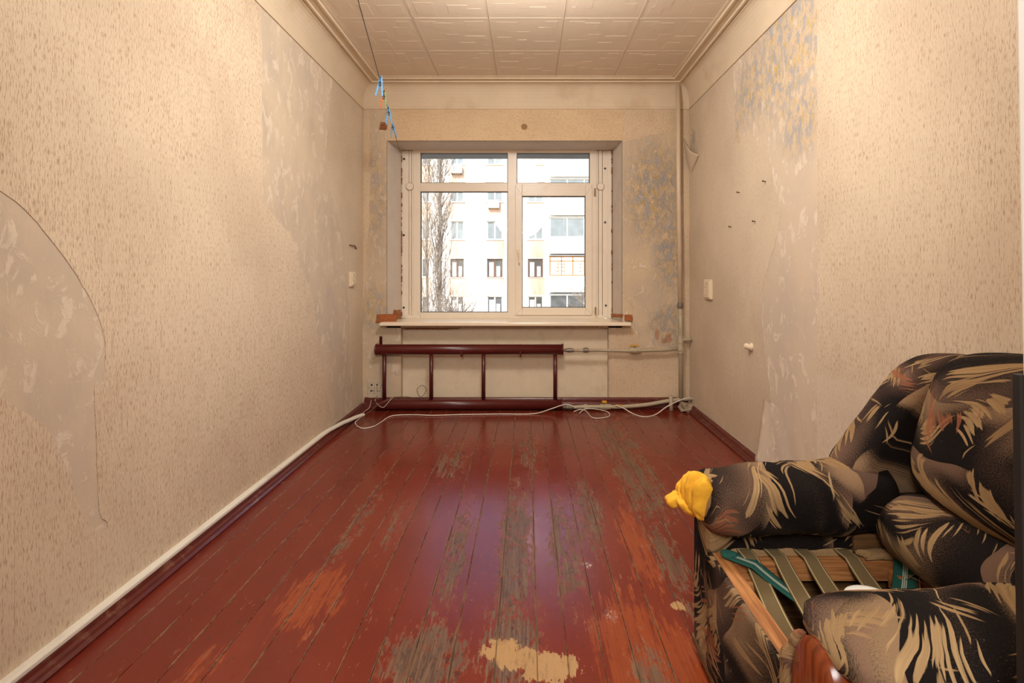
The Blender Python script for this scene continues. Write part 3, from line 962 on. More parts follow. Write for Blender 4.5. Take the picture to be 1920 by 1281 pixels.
def bar(name, px0, px1, py0, py1, y0=YF, y1=YF + 0.07, mat='pvc', bev=0.004, parent=win):
    return MB().box(*wbox(px0, px1, py0, py1, y0, y1)).build(name, mat, parent, bevel=bev)


bar('frame_stile', 774, 788, 281, 598)
bar('frame_stile', 1106, 1119, 281, 598)
bar('frame_rail', 788, 1106, 280, 286.5)
bar('frame_rail', 788, 1106, 586, 598)
bar('mullion', 952, 969, 286, 587)
bar('transom', 788, 952, 343, 359)
bar('transom', 969, 1106, 343, 352)
for (x0, x1, y0, y1) in ((788, 952, 286.5, 343), (969, 1106, 286.5, 343), (788, 952, 359, 586)):
    gk = MB()
    w_ = 1.1
    for q in ((x0, x1, y0, y0 + w_), (x0, x1, y1 - w_, y1), (x0, x0 + w_, y0, y1), (x1 - w_, x1, y0, y1)):
        gk.box(*wbox(*q, YF + 0.012, YF + 0.05))
    gk.build('gasket', 'gasket', win)
    MB().box(*wbox(x0, x1, y0, y1, YF + 0.028, YF + 0.032)).build('pane', 'glass', win)
# opening casement
sash = thing('sash', None, None, (0, 4.685, 0.8))
sash.parent = win
sash.location = Vector((0, 4.685, 0.8)) - win.location
mb = MB()
X0, X1, Y0, Y1 = 966, 1110, 347, 591
xi0, xi1, yi0, yi1 = 979, 1097.5, 368, 577
for q in ((X0, xi0, Y0, Y1), (xi1, X1, Y0, Y1), (xi0, xi1, Y0, yi0), (xi0, xi1, yi1, Y1)):
    mb.box(*wbox(*q, YF - 0.016, YF + 0.05))
mb.build('sash_frame', 'pvc', sash, bevel=0.004)
gk = MB()
for q in ((xi0, xi1, yi0, yi0 + 1.1), (xi0, xi1, yi1 - 1.1, yi1), (xi0, xi0 + 1.1, yi0, yi1), (xi1 - 1.1, xi1, yi0, yi1)):
    gk.box(*wbox(*q, YF - 0.004, YF + 0.04))
# mitre joint lines
for (a, b_) in (((X0, Y0), (xi0, yi0)), ((X1, Y0), (xi1, yi0)), ((X1, Y1), (xi1, yi1)), ((X0, Y1), (xi0, yi1))):
    gk.tube([P(a[0] * 0.92 + b_[0] * 0.08, a[1] * 0.92 + b_[1] * 0.08, YF).xz.to_3d().xzy + Vector((0, YF - 0.0155, 0)), P(*b_, YF).xz.to_3d().xzy + Vector((0, YF - 0.0155, 0))], 0.0009, 4)
gk.build('sash_gasket', 'gasket', sash)
MB().box(*wbox(xi0, xi1, yi0, yi1, YF + 0.018, YF + 0.022)).build('sash_pane', 'glass', sash)
hx = P(971.5, 470, YF - 0.016)
mb = MB().box(hx.x - 0.013, hx.x + 0.013, YF - 0.026, YF - 0.016, hx.z - 0.035, hx.z + 0.035)
mb.tube([(hx.x, YF - 0.026, hx.z), (hx.x, YF - 0.05, hx.z), (hx.x + 0.002, YF - 0.056, hx.z - 0.02), (hx.x + 0.012, YF - 0.056, hx.z - 0.115)], [0.008, 0.008, 0.009, 0.007], 10)
mb.build('handle', 'sill', sash, bevel=0.003)
for (px, py) in ((1115, 361), (1116, 583)):
    q = P(px, py, YF)
    MB().tube([(q.x, YF - 0.018, q.z - 0.035), (q.x, YF - 0.018, q.z + 0.035)], 0.007, 10).build('hinge', 'pvc_dirty', sash)
# side posts with the groove, the octagon rosette and screws
for (e0, g0, g1, e1, oct_x) in ((752.5, 766, 771, 774, 768.3), (1119, 1122, 1130, 1147, 1126)):
    lo, hi = (e0, g0) if e0 < 800 else (g1, e1)
    bar('side_post', lo, hi, 282, 597, YF + 0.006, YF + 0.08)
    bar('post_bead', g0 + 0.6, g1 - 0.6, 282, 597, YF + 0.001, YF + 0.08, bev=0.006)
    if e0 > 800:
        bar('side_post', e0, g0, 282, 597, YF + 0.006, YF + 0.08)
        bar('side_post', 1139.5, 1147, 282, 597, YF - 0.004, YF + 0.06)
    bar('post_groove', lo if e0 < 800 else e0, hi, 282, 597, YF + 0.03, YF + 0.078, 'pvc_dirty', 0)
    bar('post_edge', 771, 774.3, 282, 597, YF + 0.006, YF + 0.08) if e0 < 800 else None
    q = P(oct_x, 350, YF)
    oc = [(q.x + 0.034 * math.cos(math.pi / 8 + k * math.pi / 4), q.z + 0.034 * math.sin(math.pi / 8 + k * math.pi / 4)) for k in range(8)]
    oc2 = [(q.x + 0.038 * math.cos(math.pi / 8 + k * math.pi / 4), q.z + 0.038 * math.sin(math.pi / 8 + k * math.pi / 4)) for k in range(8)]
    MB().prism(oc2, YF - 0.001, YF + 0.03, 'y').build('rosette_rim', 'pvc_dirty', win)
    MB().prism(oc, YF - 0.010, YF + 0.03, 'y').build('rosette', 'pvc', win, bevel=0.004)
    q = P(oct_x, 594, YF)
    MB().prism([(q.x - 0.034, q.z - 0.016), (q.x + 0.034, q.z - 0.016), (q.x + 0.034, q.z - 0.004), (q.x + 0.016, q.z + 0.018), (q.x - 0.016, q.z + 0.018), (q.x - 0.034, q.z - 0.004)],
               YF - 0.010, YF + 0.03, 'y').build('rosette', 'pvc', win, bevel=0.003)
for (px, py) in ((757.5, 298), (757, 441), (757, 577), (1134.5, 316), (1134.5, 417), (1136, 573)):
    q = P(px, py, YF)
    MB().tube([(q.x, YF - 0.002, q.z), (q.x, YF + 0.02, q.z)], 0.010, 8).build('screw_hole', 'wire', win)
# rust-brown gap of old foam round the frame
mb = MB()
for i in range(60):
    t = random.random()
    side = random.random()
    if side < 0.5:
        q = Vector((ix0 + 0.006, 4.694, ZSILL + 0.02 + t * (iz1 - ZSILL - 0.05)))
    else:
        q = Vector((ix1 - 0.01, 4.690, ZSILL + 0.02 + t * (iz1 - ZSILL - 0.05)))
    mb.sell(q, (random.uniform(.004, .008), .006, random.uniform(.006, .03)), (2, 2), None, 6, 4)
mb.build('old_foam', 'foam', win, kind='stuff')

# sill board
sx0, sx1 = P(711, 0, 4.30).x, P(1184, 0, 4.30).x
mb = MB()
mb.prism([(sx0, 4.30), (sx1, 4.30), (sx1, 4.392), (ox1 - 0.012, 4.392), (ix1 - 0.012, 4.698), (ix0 + 0.012, 4.698), (ox0 + 0.012, 4.392), (sx0, 4.392)], ZSILL - 0.026, ZSILL + 0.004, 'z')
o = mb.build('windowsill', 'sill', bevel=0.007)
struct(o)
o.name = 'window_2_sill'
o.name = 'trim_6'

# ------------------------------------------------------------------ radiator of welded pipes
YR = 4.335
rad = thing('pipe_radiator', 'dark red two-tube radiator with four upright connectors below the windowsill', 'radiator', (-0.5, YR, 0.0))
zu, zl = P(0, 655.5, YR).z, 0.0505
xa, xb = P(705, 0, YR).x, P(1056, 0, YR).x


def big_tube(z, x0, x1, name):
    mb = MB()
    mb.tube([(x0, YR, z), (x0, YR, z), (x0 + 0.012, YR, z), (x0 + 0.0121, YR, z), (x1 - 0.0121, YR, z), (x1 - 0.012, YR, z), (x1, YR, z)], [0.035, 0.0485, 0.0485, 0.0435, 0.0435, 0.0485, 0.0485], 28)
    return mb.build(name, 'rad', rad, smooth=True).data


def smooth_by_angle(o, deg=40):
    bm = bmesh.new(); bm.from_mesh(o.data)
    for e_ in bm.edges:
        e_.smooth = (len(e_.link_faces) == 2 and e_.calc_face_angle(0) < math.radians(deg))
    bm.to_mesh(o.data); bm.free()


big_tube(zu, xa, xb, 'upper_tube')
big_tube(zl, xa + 0.005, xb - 0.005, 'lower_tube')
for px in (720.5, 808.5, 906.5, 1041):
    x = P(px, 0, YR).x
    MB().tube([(x, YR, zl + 0.03), (x, YR, zu - 0.03)], 0.0165, 14).build('connector', 'rad', rad, smooth=True)
x = P(714, 0, YR).x
MB().tube([(x, YR, zu + 0.03), (x, YR, zu + 0.105), (x, YR, zu + 0.106), (x, YR, zu + 0.112)], [0.012, 0.012, 0.014, 0.012], 12).build('air_vent', 'rad', rad, smooth=True)
for px in (866, 976):
    x = P(px, 0, YR).x
    MB().box(x - 0.007, x + 0.007, YR - 0.02, YB + 0.07, zu - 0.062, zu - 0.045).box(x - 0.007, x + 0.007, YR - 0.055, YR - 0.047, zu - 0.05, zu - 0.01).build('bracket', 'rad', rad, bevel=0.002)

# ------------------------------------------------------------------ heating pipes in the corner
pipe = thing('heating_pipes', 'cream and grey heating riser in the corner with two branches to the radiator', 'heating pipe', (1.28, YR, 0.0))
xr1, xr2, xr3 = P(1271.5, 0, YR).x, P(1275.5, 0, YR).x, P(1277, 0, YR).x
zj = P(0, 572, YR).z
MB().tube([(xr1, YR, 2.755), (xr1 + 0.004, YR, 1.9), (xr2, YR, zj)], 0.0185, 16).build('upper_riser', 'pipe_cream', pipe, smooth=True)
MB().tube([(xr2, YR, zj), (xr2 + 0.003, YR, 0.7), (xr3, YR, 0.02)], 0.0185, 16).build('lower_riser', 'pipe_grey', pipe, smooth=True)


def coupling(a, b_, r, name='coupling', mat='pipe_grey', n=8):
    a, b_ = Vector(a), Vector(b_)
    return MB().tube([a, a.lerp(b_, 0.02), a.lerp(b_, 0.3), a.lerp(b_, 0.32), a.lerp(b_, 0.7), a.lerp(b_, 0.72), a.lerp(b_, 0.98), b_],
                     [r * 0.9, r, r, r * 1.15, r * 1.15, r, r, r * 0.9], n).build(name, mat, pipe, bevel=0.002)


coupling((xr2, YR, zj - 0.03), (xr2, YR, zj + 0.02), 0.024, mat='pipe_steel')
coupling((xr2 + 0.002, YR, P(0, 634, YR).z + 0.02), (xr2 + 0.002, YR, P(0, 634, YR).z - 0.07), 0.024)
coupling((xr2 + 0.003, YR, P(0, 656, YR).z + 0.04), (xr2 + 0.003, YR, P(0, 656, YR).z - 0.03), 0.026)
MB().tube([(1.279, YR + 0.01, 2.752), (1.279, YR + 0.01, 2.775)], 0.034, 14).build('ceiling_sleeve', 'nail', pipe)
# upper branch
zb = [P(px, py, YR) for px, py in ((1056, 657), (1076, 657), (1098, 657), (1130, 657), (1186, 658), (1240, 656.5), (1276, 653.5))]
MB().tube(zb[1:], 0.0135, 12).build('upper_branch', 'pipe_grey', pipe, smooth=True)
MB().tube([zb[0] - Vector((0.004, 0, 0)), zb[0] + Vector((0.09, 0, 0))], 0.011, 10).build('thread', 'pipe_steel', pipe)
coupling(P(1060, 657, YR), P(1076, 657, YR), 0.017, mat='pipe_steel')
coupling(P(1093, 657, YR), P(1104, 657, YR), 0.020, mat='pipe_steel')
# ball valve, upper
v = P(1190, 657, YR)
coupling(v - Vector((0.048, 0, 0)), v + Vector((0.048, 0, 0)), 0.021, 'valve')
MB().tube([v + Vector((0, 0, 0.015)), v + Vector((0, 0, 0.036))], 0.008, 10).build('valve_stem', 'pipe_steel', pipe)
MB().box(v.x - 0.042, v.x + 0.034, v.y - 0.012, v.y + 0.012, v.z + 0.034, v.z + 0.044).build('valve_handle', 'yellow_valve', pipe, bevel=0.004)
# lower branch
lb = [P(px, py, YR) for px, py in ((1050, 763.5), (1075, 764), (1100, 763), (1140, 763), (1165, 763), (1210, 759.5), (1250, 752.5), (1279, 749))]
MB().tube(catmull(lb[1:], 4), 0.0165, 12).build('lower_branch', 'pipe_grey', pipe, smooth=True)
MB().tube([lb[0] - Vector((0.01, 0, 0)), lb[1]], 0.012, 10).build('thread', 'pipe_steel', pipe)
coupling(P(1061, 763.5, YR), P(1076, 763.5, YR), 0.021, mat='pipe_steel')
coupling(P(1093, 763.5, YR), P(1102, 763.5, YR), 0.023)
v = P(1135, 763, YR)
coupling(v - Vector((0.045, 0, 0)), v + Vector((0.045, 0, 0)), 0.023, 'valve')
MB().tube([v + Vector((0, 0, 0.015)), v + Vector((0, 0, 0.032))], 0.008, 10).build('valve_stem', 'pipe_steel', pipe)
MB().box(v.x - 0.03, v.x + 0.012, v.y - 0.014, v.y + 0.014, v.z + 0.030, v.z + 0.052).build('valve_handle', 'yellow_valve', pipe, bevel=0.006)
v = P(1160, 760.5, YR - 0.02)
MB().box(v.x - 0.025, v.x + 0.025, v.y - 0.006, v.y + 0.006, v.z - 0.004, v.z + 0.008).build('valve_handle', 'yellow_valve', pipe, bevel=0.003)
# stubs through the side wall and the pipe foot
q = P(1280, 637, YR)
MB().tube([(q.x - 0.02, YR, q.z), (XR + 0.02, YR, q.z + 0.002)], 0.0135, 10).build('wall_stub', 'pipe_grey', pipe, smooth=True)
coupling((q.x + 0.01, YR, q.z), (q.x + 0.06, YR, q.z), 0.018)
q = P(1281, 749, YR)
MB().tube([(q.x - 0.02, YR, q.z), (XR + 0.02, YR, q.z + 0.006)], 0.0145, 10).build('wall_stub', 'pipe_grey', pipe, smooth=True)
q = P(1258.5, 760, YR - 0.02)
MB().tube([(q.x, YR - 0.02, 0.0), (q.x, YR - 0.01, 0.12)], 0.017, 12).build('pipe_foot', 'pipe_grey', pipe, smooth=True)
mb = lump((1.335, 4.30, 0.034), (0.055, 0.05, 0.034), 4, 0.5, 14, 10)
tag(mb.build('plaster_chunk', 'rubble', origin=(1.335, 4.30, 0)), 'grey chunk of broken plaster on the floor under the corner riser', 'rubble')

# ------------------------------------------------------------------ cable trunking, cables
mb = MB()
tk = [(0.0, 0.046), (0.026, 0.046), (0.026, 0.058), (0.022, 0.064), (0.0, 0.066)]


def tk_at(y, dx=0.0, dz=0.0):
    return [(XL + d + dx + 0.001, y, z + dz) for d, z in tk]


mb.loft([tk_at(0.70), tk_at(3.50, 0.0, 0.0), tk_at(3.60, 0.006, 0.0), tk_at(3.78, 0.03, -0.004), tk_at(3.98, 0.075, -0.012), tk_at(4.06, 0.10, -0.016)])
o = mb.build('cable_trunking', 'trunk', bevel=0.002, origin=(XL, 2.0, 0.046))
tag(o, 'long white plastic cable trunking lying on the red skirting, its end bent off the wall', 'cable trunking')
E = Vector((XL + 0.115, 4.06, 0.04))


def cable(pts, r, name, mat, label, cat='cable', sub=6):
    o = MB().tube(catmull(pts, sub), r, 6).build(name, mat, smooth=True, origin=tuple(pts[0]))
    return tag(o, label, cat)


zc = 0.005
yw = 4.255
cable([E - Vector((0.012, 0.05, 0.0)), E + Vector((-0.008, -0.02, -0.012)), FL(666, 793, zc), FL(678, 803, zc), FL(700, 800, zc), FL(714, 792, zc), FL(735, 780, zc), FL(775, 778, zc), FL(812, 779, zc), FL(870, 777.5, zc),
       FL(940, 776.5, zc), FL(1000, 776, zc), P(1030, 768, 4.25), P(1052, 760.5, 4.265), P(1066, 759, 4.28), P(1080, 765, 4.27)], 0.0042, 'white_cable', 'cable',
      'long white cable along the floor before the radiator, from the trunking end')
cable([P(1080, 770, 4.27), FL(1076, 772.5, zc), P(1088, 768, 4.25), FL(1100, 772, zc), FL(1110, 783, zc), FL(1128, 784, zc), FL(1143, 780, zc), FL(1138, 772, zc), P(1118, 767.5, 4.25), P(1098, 767, 4.26), FL(1086, 775, zc)], 0.0036, 'looped_cable', 'cable',
      'small loop of white cable on the floor under the lower valve')
cable([P(1154, 760, 4.285), P(1168, 765, 4.26), FL(1186, 775.5, zc), FL(1206, 781.5, zc), FL(1228, 778, zc), P(1250, 763, 4.20), P(1272, 752, 4.24), P(1291, 746, 4.26), (XR - 0.004, 4.28, 0.105)], 0.0045, 'corner_cable', 'cable',
      'white cable sagging from the lower valve to the corner wall')
cable([E + Vector((-0.004, -0.03, 0.008)), P(684, 777, 4.10), P(695, 771, 4.15), P(706, 761, 4.22), P(716, 755, 4.26), P(726, 751, 4.275), P(735, 745.5, 4.32), P(748, 744.5, 4.37), P(760, 744, 4.38), P(786, 746, 4.37), P(796, 738, 4.36), P(799, 730, 4.36), P(795, 724, 4.36), P(789, 723.5, 4.36), P(782, 730, 4.36), P(784, 739, 4.36), P(792, 750, 4.36)], 0.0026, 'thin_wire', 'brown_wire',
      'thin wire running from the trunking end behind the tube and curling into a loop')
cable([E + Vector((0.0, -0.01, 0.012)), P(684, 771, 4.15), P(692, 765, 4.2), P(696, 752, 4.37), P(696.5, 743, 4.383)], 0.0022, 'short_lead', 'cable',
      'short thin wire from the trunking end up to the perforated wall plate')
cable([P(704, 748, 4.385), P(703.5, 752, 4.36), P(708, 758, 4.272), P(714, 763, 4.265), P(721, 763, 4.265), P(730, 752, 4.27), P(737, 745, 4.31)], 0.0022, 'dangling_lead', 'cable',
      'thin wire sagging in a curve below the perforated wall plate')

# ------------------------------------------------------------------ small things on the walls
pl = thing('wall_plate', 'old grey perforated wall plate low in the corner behind the radiator', 'wall plate', (-1.29, YB, 0.15))
a, b_ = P(690, 746, 4.39), P(717, 714, 4.39)
MB().box(a.x, b_.x, 4.388, 4.402, a.z, b_.z).build('plate', 'rad_plate', pl, bevel=0.002)
for (px, py, r) in ((697, 722, 1.9), (707, 721.5, 1.5), (707, 725, .8), (707, 728.5, .9), (702, 728, .8), (713.5, 727, .8), (716, 723, .9), (696, 733, 1.7), (699, 733, .9), (702, 733, .9), (707, 733, 1.0), (711, 733.5, .8), (702, 738, .9),
                    (707, 738, .6), (707, 743.5, 1.0), (692, 728, .7)):
    q = P(px, py, 4.388)
    MB().tube([(q.x, 4.386, q.z), (q.x, 4.392, q.z)], r * 4.39 / F, 8).build('hole', 'dark', pl)


def socket(name, y0, y1, z0, z1, side, label, cat):
    t = thing(name, label, cat, (side, (y0 + y1) / 2, z0))
    s = -1 if side > 0 else 1
    MB().box(*sorted((side, side + s * 0.022)), y0, y1, z0, z1).build('case', 'socket', t, bevel=0.005)
    MB().box(*sorted((side + s * 0.020, side + s * 0.030)), y0 + 0.01, y1 - 0.01, z0 + 0.012, z1 - 0.012).build('face', 'socket', t, bevel=0.004)
    zm = (z0 + z1) / 2
    for k in range(4):
        zz = z0 + (z1 - z0) * (0.2 + 0.2 * k)
        MB().tube([(side + s * 0.029, y0 + (y1 - y0) * (0.35 if k % 2 else 0.6), zz), (side + s * 0.0312, y0 + (y1 - y0) * (0.35 if k % 2 else 0.6), zz)], 0.0035, 8).build('slot', 'dark', t)
    return t


ya, za = L(652, 538)
yb_, zb_ = L(660, 510)
socket('wall_socket', ya + 0.02, yb_ + 0.02, za + 0.0, zb_, XL, 'small ivory double socket on the wall near the left end of the sill', 'socket')
ya, za = R(1337, 562)
yb_, zb_ = R(1325.5, 524)
socket('wall_switch', ya, yb_, za, zb_, XR, 'tall ivory socket strip on the wall just past the heating riser', 'socket')
# bent hook on the left wall
q0, q1, q2 = L(654.5, 460), L(662, 461), L(667, 467)
o = MB().tube([(XL - 0.01, q0[0], q0[1]), (XL + 0.012, q0[0], q0[1]), (XL + 0.016, q1[0], q1[1]), (XL + 0.006, q2[0], q2[1])], 0.004, 8).build('bent_hook', 'nail', smooth=True, origin=(XL, q0[0], q0[1]))
tag(o, 'small bent metal hook sticking from the wall above the ivory double socket', 'hook')
# nails on the right wall
for i, (px, py, where) in enumerate(((1436, 341, 'topmost of the four'), (1387, 361.5, 'the small one under blue flakes'), (1371.5, 426, 'nearest the window'), (1416.5, 416, 'low and far from the window'))):
    y, z = R(px, py)
    o = MB().tube([(XR + 0.01, y, z), (XR - 0.018, y, z + 0.004), (XR - 0.0181, y, z + 0.004), (XR - 0.020, y, z + 0.004)], [0.003, 0.003, 0.0065, 0.0055], 8).build('nail', 'nail', origin=(XR, y, z))
    tag(o, 'rusty nail in the wall above the socket strip, ' + where, 'nail', 'nails in the side wall')
# white plug knob on the right wall
y, z = R(1410, 651)
o = MB().tube([(XR + 0.005, y, z), (XR - 0.012, y, z), (XR - 0.014, y, z), (XR - 0.035, y + 0.012, z + 0.006), (XR - 0.045, y + 0.016, z + 0.008)], [0.026, 0.026, 0.016, 0.018, 0.010], 14).build('wall_fitting', 'niche', smooth=True, origin=(XR, y, z))
tag(o, 'pale stub of an old wall fitting on the wall below the socket strip', 'wall fitting')
# old round plug over the window
q = P(983, 238, YB)
o = MB().tube([(q.x, YB + 0.002, q.z), (q.x, YB - 0.006, q.z), (q.x, YB - 0.008, q.z), (q.x, YB - 0.009, q.z)], [0.027, 0.026, 0.018, 0.010], 14).build('round_plug', 'burlap', origin=(q.x, YB, q.z))
tag(o, 'small round brown plug in the papered band above the window', 'wall plug')
q = P(719, 237, YB)
o = lump((q.x, YB - 0.002, q.z), (0.03, 0.008, 0.036), 6, 0.5).build('broken_plug', 'foam', origin=(q.x, YB, q.z))
tag(o, 'ragged brown broken plug in the plaster beside the third clothes peg', 'wall plug')

# ------------------------------------------------------------------ clothesline and pegs
W0 = P(750, 286, 4.68)


def on_line(px):   # the wire runs level towards the doorway lintel; px -> point
    # x = W0.x + k (y - W0.y); solved so that it projects on the straight line of the photo
    k = -0.182
    y = (W0.x - k * W0.y) * F / ((px - CX) - k * F)
    return Vector((W0.x + k * (y - W0.y), y, W0.z))


zl0 = W0.z
p_end = Vector((W0.x - 0.182 * (0.66 - W0.y), 0.66, zl0))
line = thing('clothesline', 'thin dark clothesline wire strung from the window corner up past the ceiling', 'clothesline', tuple(W0))
MB().tube([W0 + Vector((-0.01, 0.03, 0.0)), W0, on_line(738), on_line(714), p_end], 0.0022, 6).build('wire', 'wire', line, smooth=True)


def peg(px, mats, label, tilt, s=1.0):
    c = on_line(px)
    t = thing('clothes_peg', label, 'clothes peg', tuple(c), 'pegs on the clothesline')
    up = 0.026 * s
    for i, sgn in enumerate((-1, 1)):
        rot = Matrix.Translation(c) @ Matrix.Rotation(tilt, 4, 'Y') @ Matrix.Translation((0, 0, -0.012 * s)) @ Matrix.Rotation(sgn * math.radians(-11), 4, 'Y')
        mb = MB()
        outl = [(sgn * 0.003, 0.045), (sgn * 0.012, 0.046), (sgn * 0.014, 0.02), (sgn * 0.012, -0.03), (sgn * 0.010, -0.078), (sgn * 0.003, -0.080), (sgn * 0.002, -0.03), (sgn * 0.006, 0.0), (sgn * 0.002, 0.012)]
        rings = [[rot @ Vector((q[0] * s, yy * s, q[1] * s)) for q in outl] for yy in (-0.007, 0.007)]
        mb.loft(rings)
        mb.build('leg', mats[i], t, bevel=0.0015)
    sp = MB()
    m0 = Matrix.Translation(c) @ Matrix.Rotation(tilt, 4, 'Y')
    sp.tube([m0 @ Vector((0.009 * s * math.cos(k * 0.8), (-0.009 + 0.018 * k / 30) * s, (-0.014 + 0.009 * math.sin(k * 0.8)) * s)) for k in range(31)], 0.0016 * s, 6)
    sp.build('spring', 'wire', t, smooth=True)


peg(713.5, ('peg_blue', 'peg_blue'), 'highest blue peg on the clothesline, right below the cornice', 0.12, 0.95)
peg(720.5, ('peg_red', 'peg_green'), 'faded green and orange peg on the clothesline between the blue ones', 0.10, 0.95)
peg(729, ('peg_blue', 'peg_blue'), 'middle blue peg on the clothesline, just under the green one', -0.02, 0.95)
peg(736.5, ('peg_blue', 'peg_blue'), 'lowest blue peg on the clothesline, closest to the window corner', -0.10, 0.95)

# ------------------------------------------------------------------ the armchair
CH = (0.93, 1.18, 0.0)
ch = thing('armchair', 'broken black and beige patterned armchair, its seat stripped to webbing and frame', 'armchair', CH)


def ring_yz(x, yc, hw, z0, z1, k=2.6, n=28, skew=0.0):
    out = []
    zc_, hz = (z0 + z1) / 2, (z1 - z0) / 2
    for j in range(n):
        t = 2 * math.pi * j / n
        c_, s_ = math.cos(t), math.sin(t)
        yy = math.copysign(abs(c_) ** (2 / k), c_) * hw
        zz = math.copysign(abs(s_) ** (2 / k), s_) * hz
        out.append((x, yc + yy + skew * zz, zc_ + zz))
    return out


def arm(yc, hw, xs, name='armrest', seed=0.0, lo=0.43, hi=0.575, rise=0.03, fr=0.10, drop=0.0):
    mb = MB()
    rings = []
    x0, x1 = xs
    for i in range(25):
        t = i / 24
        x = x0 + (x1 - x0) * t
        end = min(1.0, math.sqrt(max(0.0, 1 - (1 - min(t / fr, 1.0)) ** 2)) * 0.55 + 0.45)
        end2 = min(1.0, math.sqrt(max(0.0, 1 - (1 - min((1 - t) / 0.06, 1.0)) ** 2)) * 0.5 + 0.5)
        s = min(end, end2)
        zt = hi + rise * t
        zb = lo - 0.005 * math.sin(t * 3.1) - drop * t
        zm = (zt + zb) / 2
        rings.append(ring_yz(x, yc, hw * s * (1 + 0.05 * math.sin(3.0 * t)), zm - (zm - zb) * s, zm + (zt - zm) * s))
    mb.loft(rings)
    mb.wrinkle(0.010, 9.0, seed)
    mb.wrinkle(0.004, 26.0, seed + 3)
    return mb.build(name, 'uph', ch, smooth=True)


# far arm and near arm: padded rolls on upholstered side panels
arm(1.475, 0.105, (0.485, 1.02), seed=1.0, lo=0.425, hi=0.575, rise=0.045)
arm(0.855, 0.115, (0.484, 1.06), seed=6.0, lo=0.505, hi=0.570, rise=0.040, fr=0.14, drop=0.10)
for (y0, y1) in ((1.425, 1.565), (0.765, 0.935)):
    mb = MB()
    for x, s in ((0.505, 1.0), (0.56, 1.0), (0.8, 1.0), (1.2, 1.0)):
        pass
    mb.box(0.503, 1.25, y0, y1, 0.045, 0.48)
    mb.build('side_panel', 'uph', ch, bevel=0.02)
# feet
for (x, y) in ((0.56, 0.84), (0.56, 1.51), (1.25, 0.84), (1.25, 1.51)):
    MB().tube([(x, y, 0.0), (x, y, 0.05)], [0.024, 0.028], 12).build('foot', 'black_rubber', ch)
# near arm: varnished wooden cap on the front
mb = MB()
for (xx, sc) in ((0.503, 1.0), (0.476, 1.0), (0.468, 0.93), (0.467, 0.5)):
    ring = []
    for j in range(40):
        t = 2 * math.pi * j / 40
        c_, s_ = math.cos(t), math.sin(t)
        ring.append((xx, 0.844 + sc * 0.070 * math.copysign(abs(c_) ** 0.8, c_), 0.385 + sc * 0.158 * math.copysign(abs(s_) ** 0.7, s_)))
    mb.loft([ring] if False else [ring, ring], cap=False) if False else None
    if xx == 0.503:
        rr = []
    rr.append(ring)
mb.loft(rr)
smooth_by_angle(mb.build('wood_cap', 'varnish', ch, smooth=True), 50)
# black edge roll round the cap and gathered fabric
mb = MB()
rr = []
for j in range(41):
    t = -0.9 + 1.9 * j / 40
    c_, s_ = math.cos(t), math.sin(t)
    rr.append((0.480, 0.848 + 0.088 * c_, 0.392 + 0.160 * s_))
mb.tube(rr, [0.003 + 0.017 * math.sin(math.pi * j / 40) ** 0.6 for j in range(41)], 8)
mb.wrinkle(0.006, 40.0, 2.0)
mb.build('gathered_edge', 'uph', ch, smooth=True)
# front panel: cloth nailed over the front of the frame
mb = MB()


def front_panel(u, v):
    z = 0.05 + 0.335 * v
    bulge = 0.012 * math.sin(math.pi * v) * (0.5 + math.sin(u * 9 + v * 4) * 0.35)
    return (0.505 - bulge - 0.004 * math.sin(v * 17 + u * 6) * (1 - v), 0.935 + 0.49 * u, z)


mb.grid(front_panel, 20, 16)
mb.build('front_cloth', 'uph', ch, smooth=True, solid=0.006)
MB().box(0.512, 0.53, 0.935, 1.43, 0.05, 0.30).build('front_board', 'ply', ch)
MB().box(0.503, 1.30, 0.77, 1.57, 0.030, 0.055).build('bottom_board', 'ply', ch, bevel=0.004)
# seat frame
MB().box(0.512, 0.553, 0.940, 1.425, 0.335, 0.378).build('front_rail', 'pine_y', ch, bevel=0.003)
MB().box(0.555, 1.10, 1.372, 1.432, 0.328, 0.376).build('far_rail', 'pine_x', ch, bevel=0.003)
MB().box(0.555, 1.10, 0.962, 1.012, 0.328, 0.376).build('near_rail', 'pine_x', ch, bevel=0.003)
MB().box(1.02, 1.075, 1.014, 1.37, 0.330, 0.374).build('back_rail', 'pine_y', ch, bevel=0.003)
MB().box(0.556, 0.60, 1.325, 1.370, 0.315, 0.352).build('corner_block', 'pine_x', ch, bevel=0.003)
MB().box(0.962, 1.018, 1.325, 1.370, 0.315, 0.366).build('corner_block', 'pine_x', ch, bevel=0.003)
MB().box(0.90, 1.16, 1.412, 1.424, 0.377, 0.47).build('inner_board', 'ply', ch, bevel=0.002)
MB().box(0.56, 1.10, 1.412, 1.422, 0.06, 0.327).build('inner_side', 'ply', ch)
MB().box(1.10, 1.115, 1.0, 1.41, 0.06, 0.40).build('inner_back', 'ply', ch)
# burlap edge lying on the far rail
mb = MB()
mb.grid(lambda u, v: (0.565 + 0.47 * u, 1.408 + 0.034 * v, 0.3775 + 0.028 * v * v + 0.005 * math.sin(u * 23) * v + (0.008 * math.sin((u - 0.72) / 0.28 * math.pi) * (1 - v) if u > 0.72 else 0)), 40, 6)
mb.wrinkle(0.0025, 60.0)
mb.build('burlap_strip', 'burlap', ch, smooth=True, solid=0.003)
mb = lump((0.955, 1.395, 0.388), (0.055, 0.018, 0.012), 21, 0.6, 16, 8)
mb.build('burlap_fold', 'burlap', ch, smooth=True)


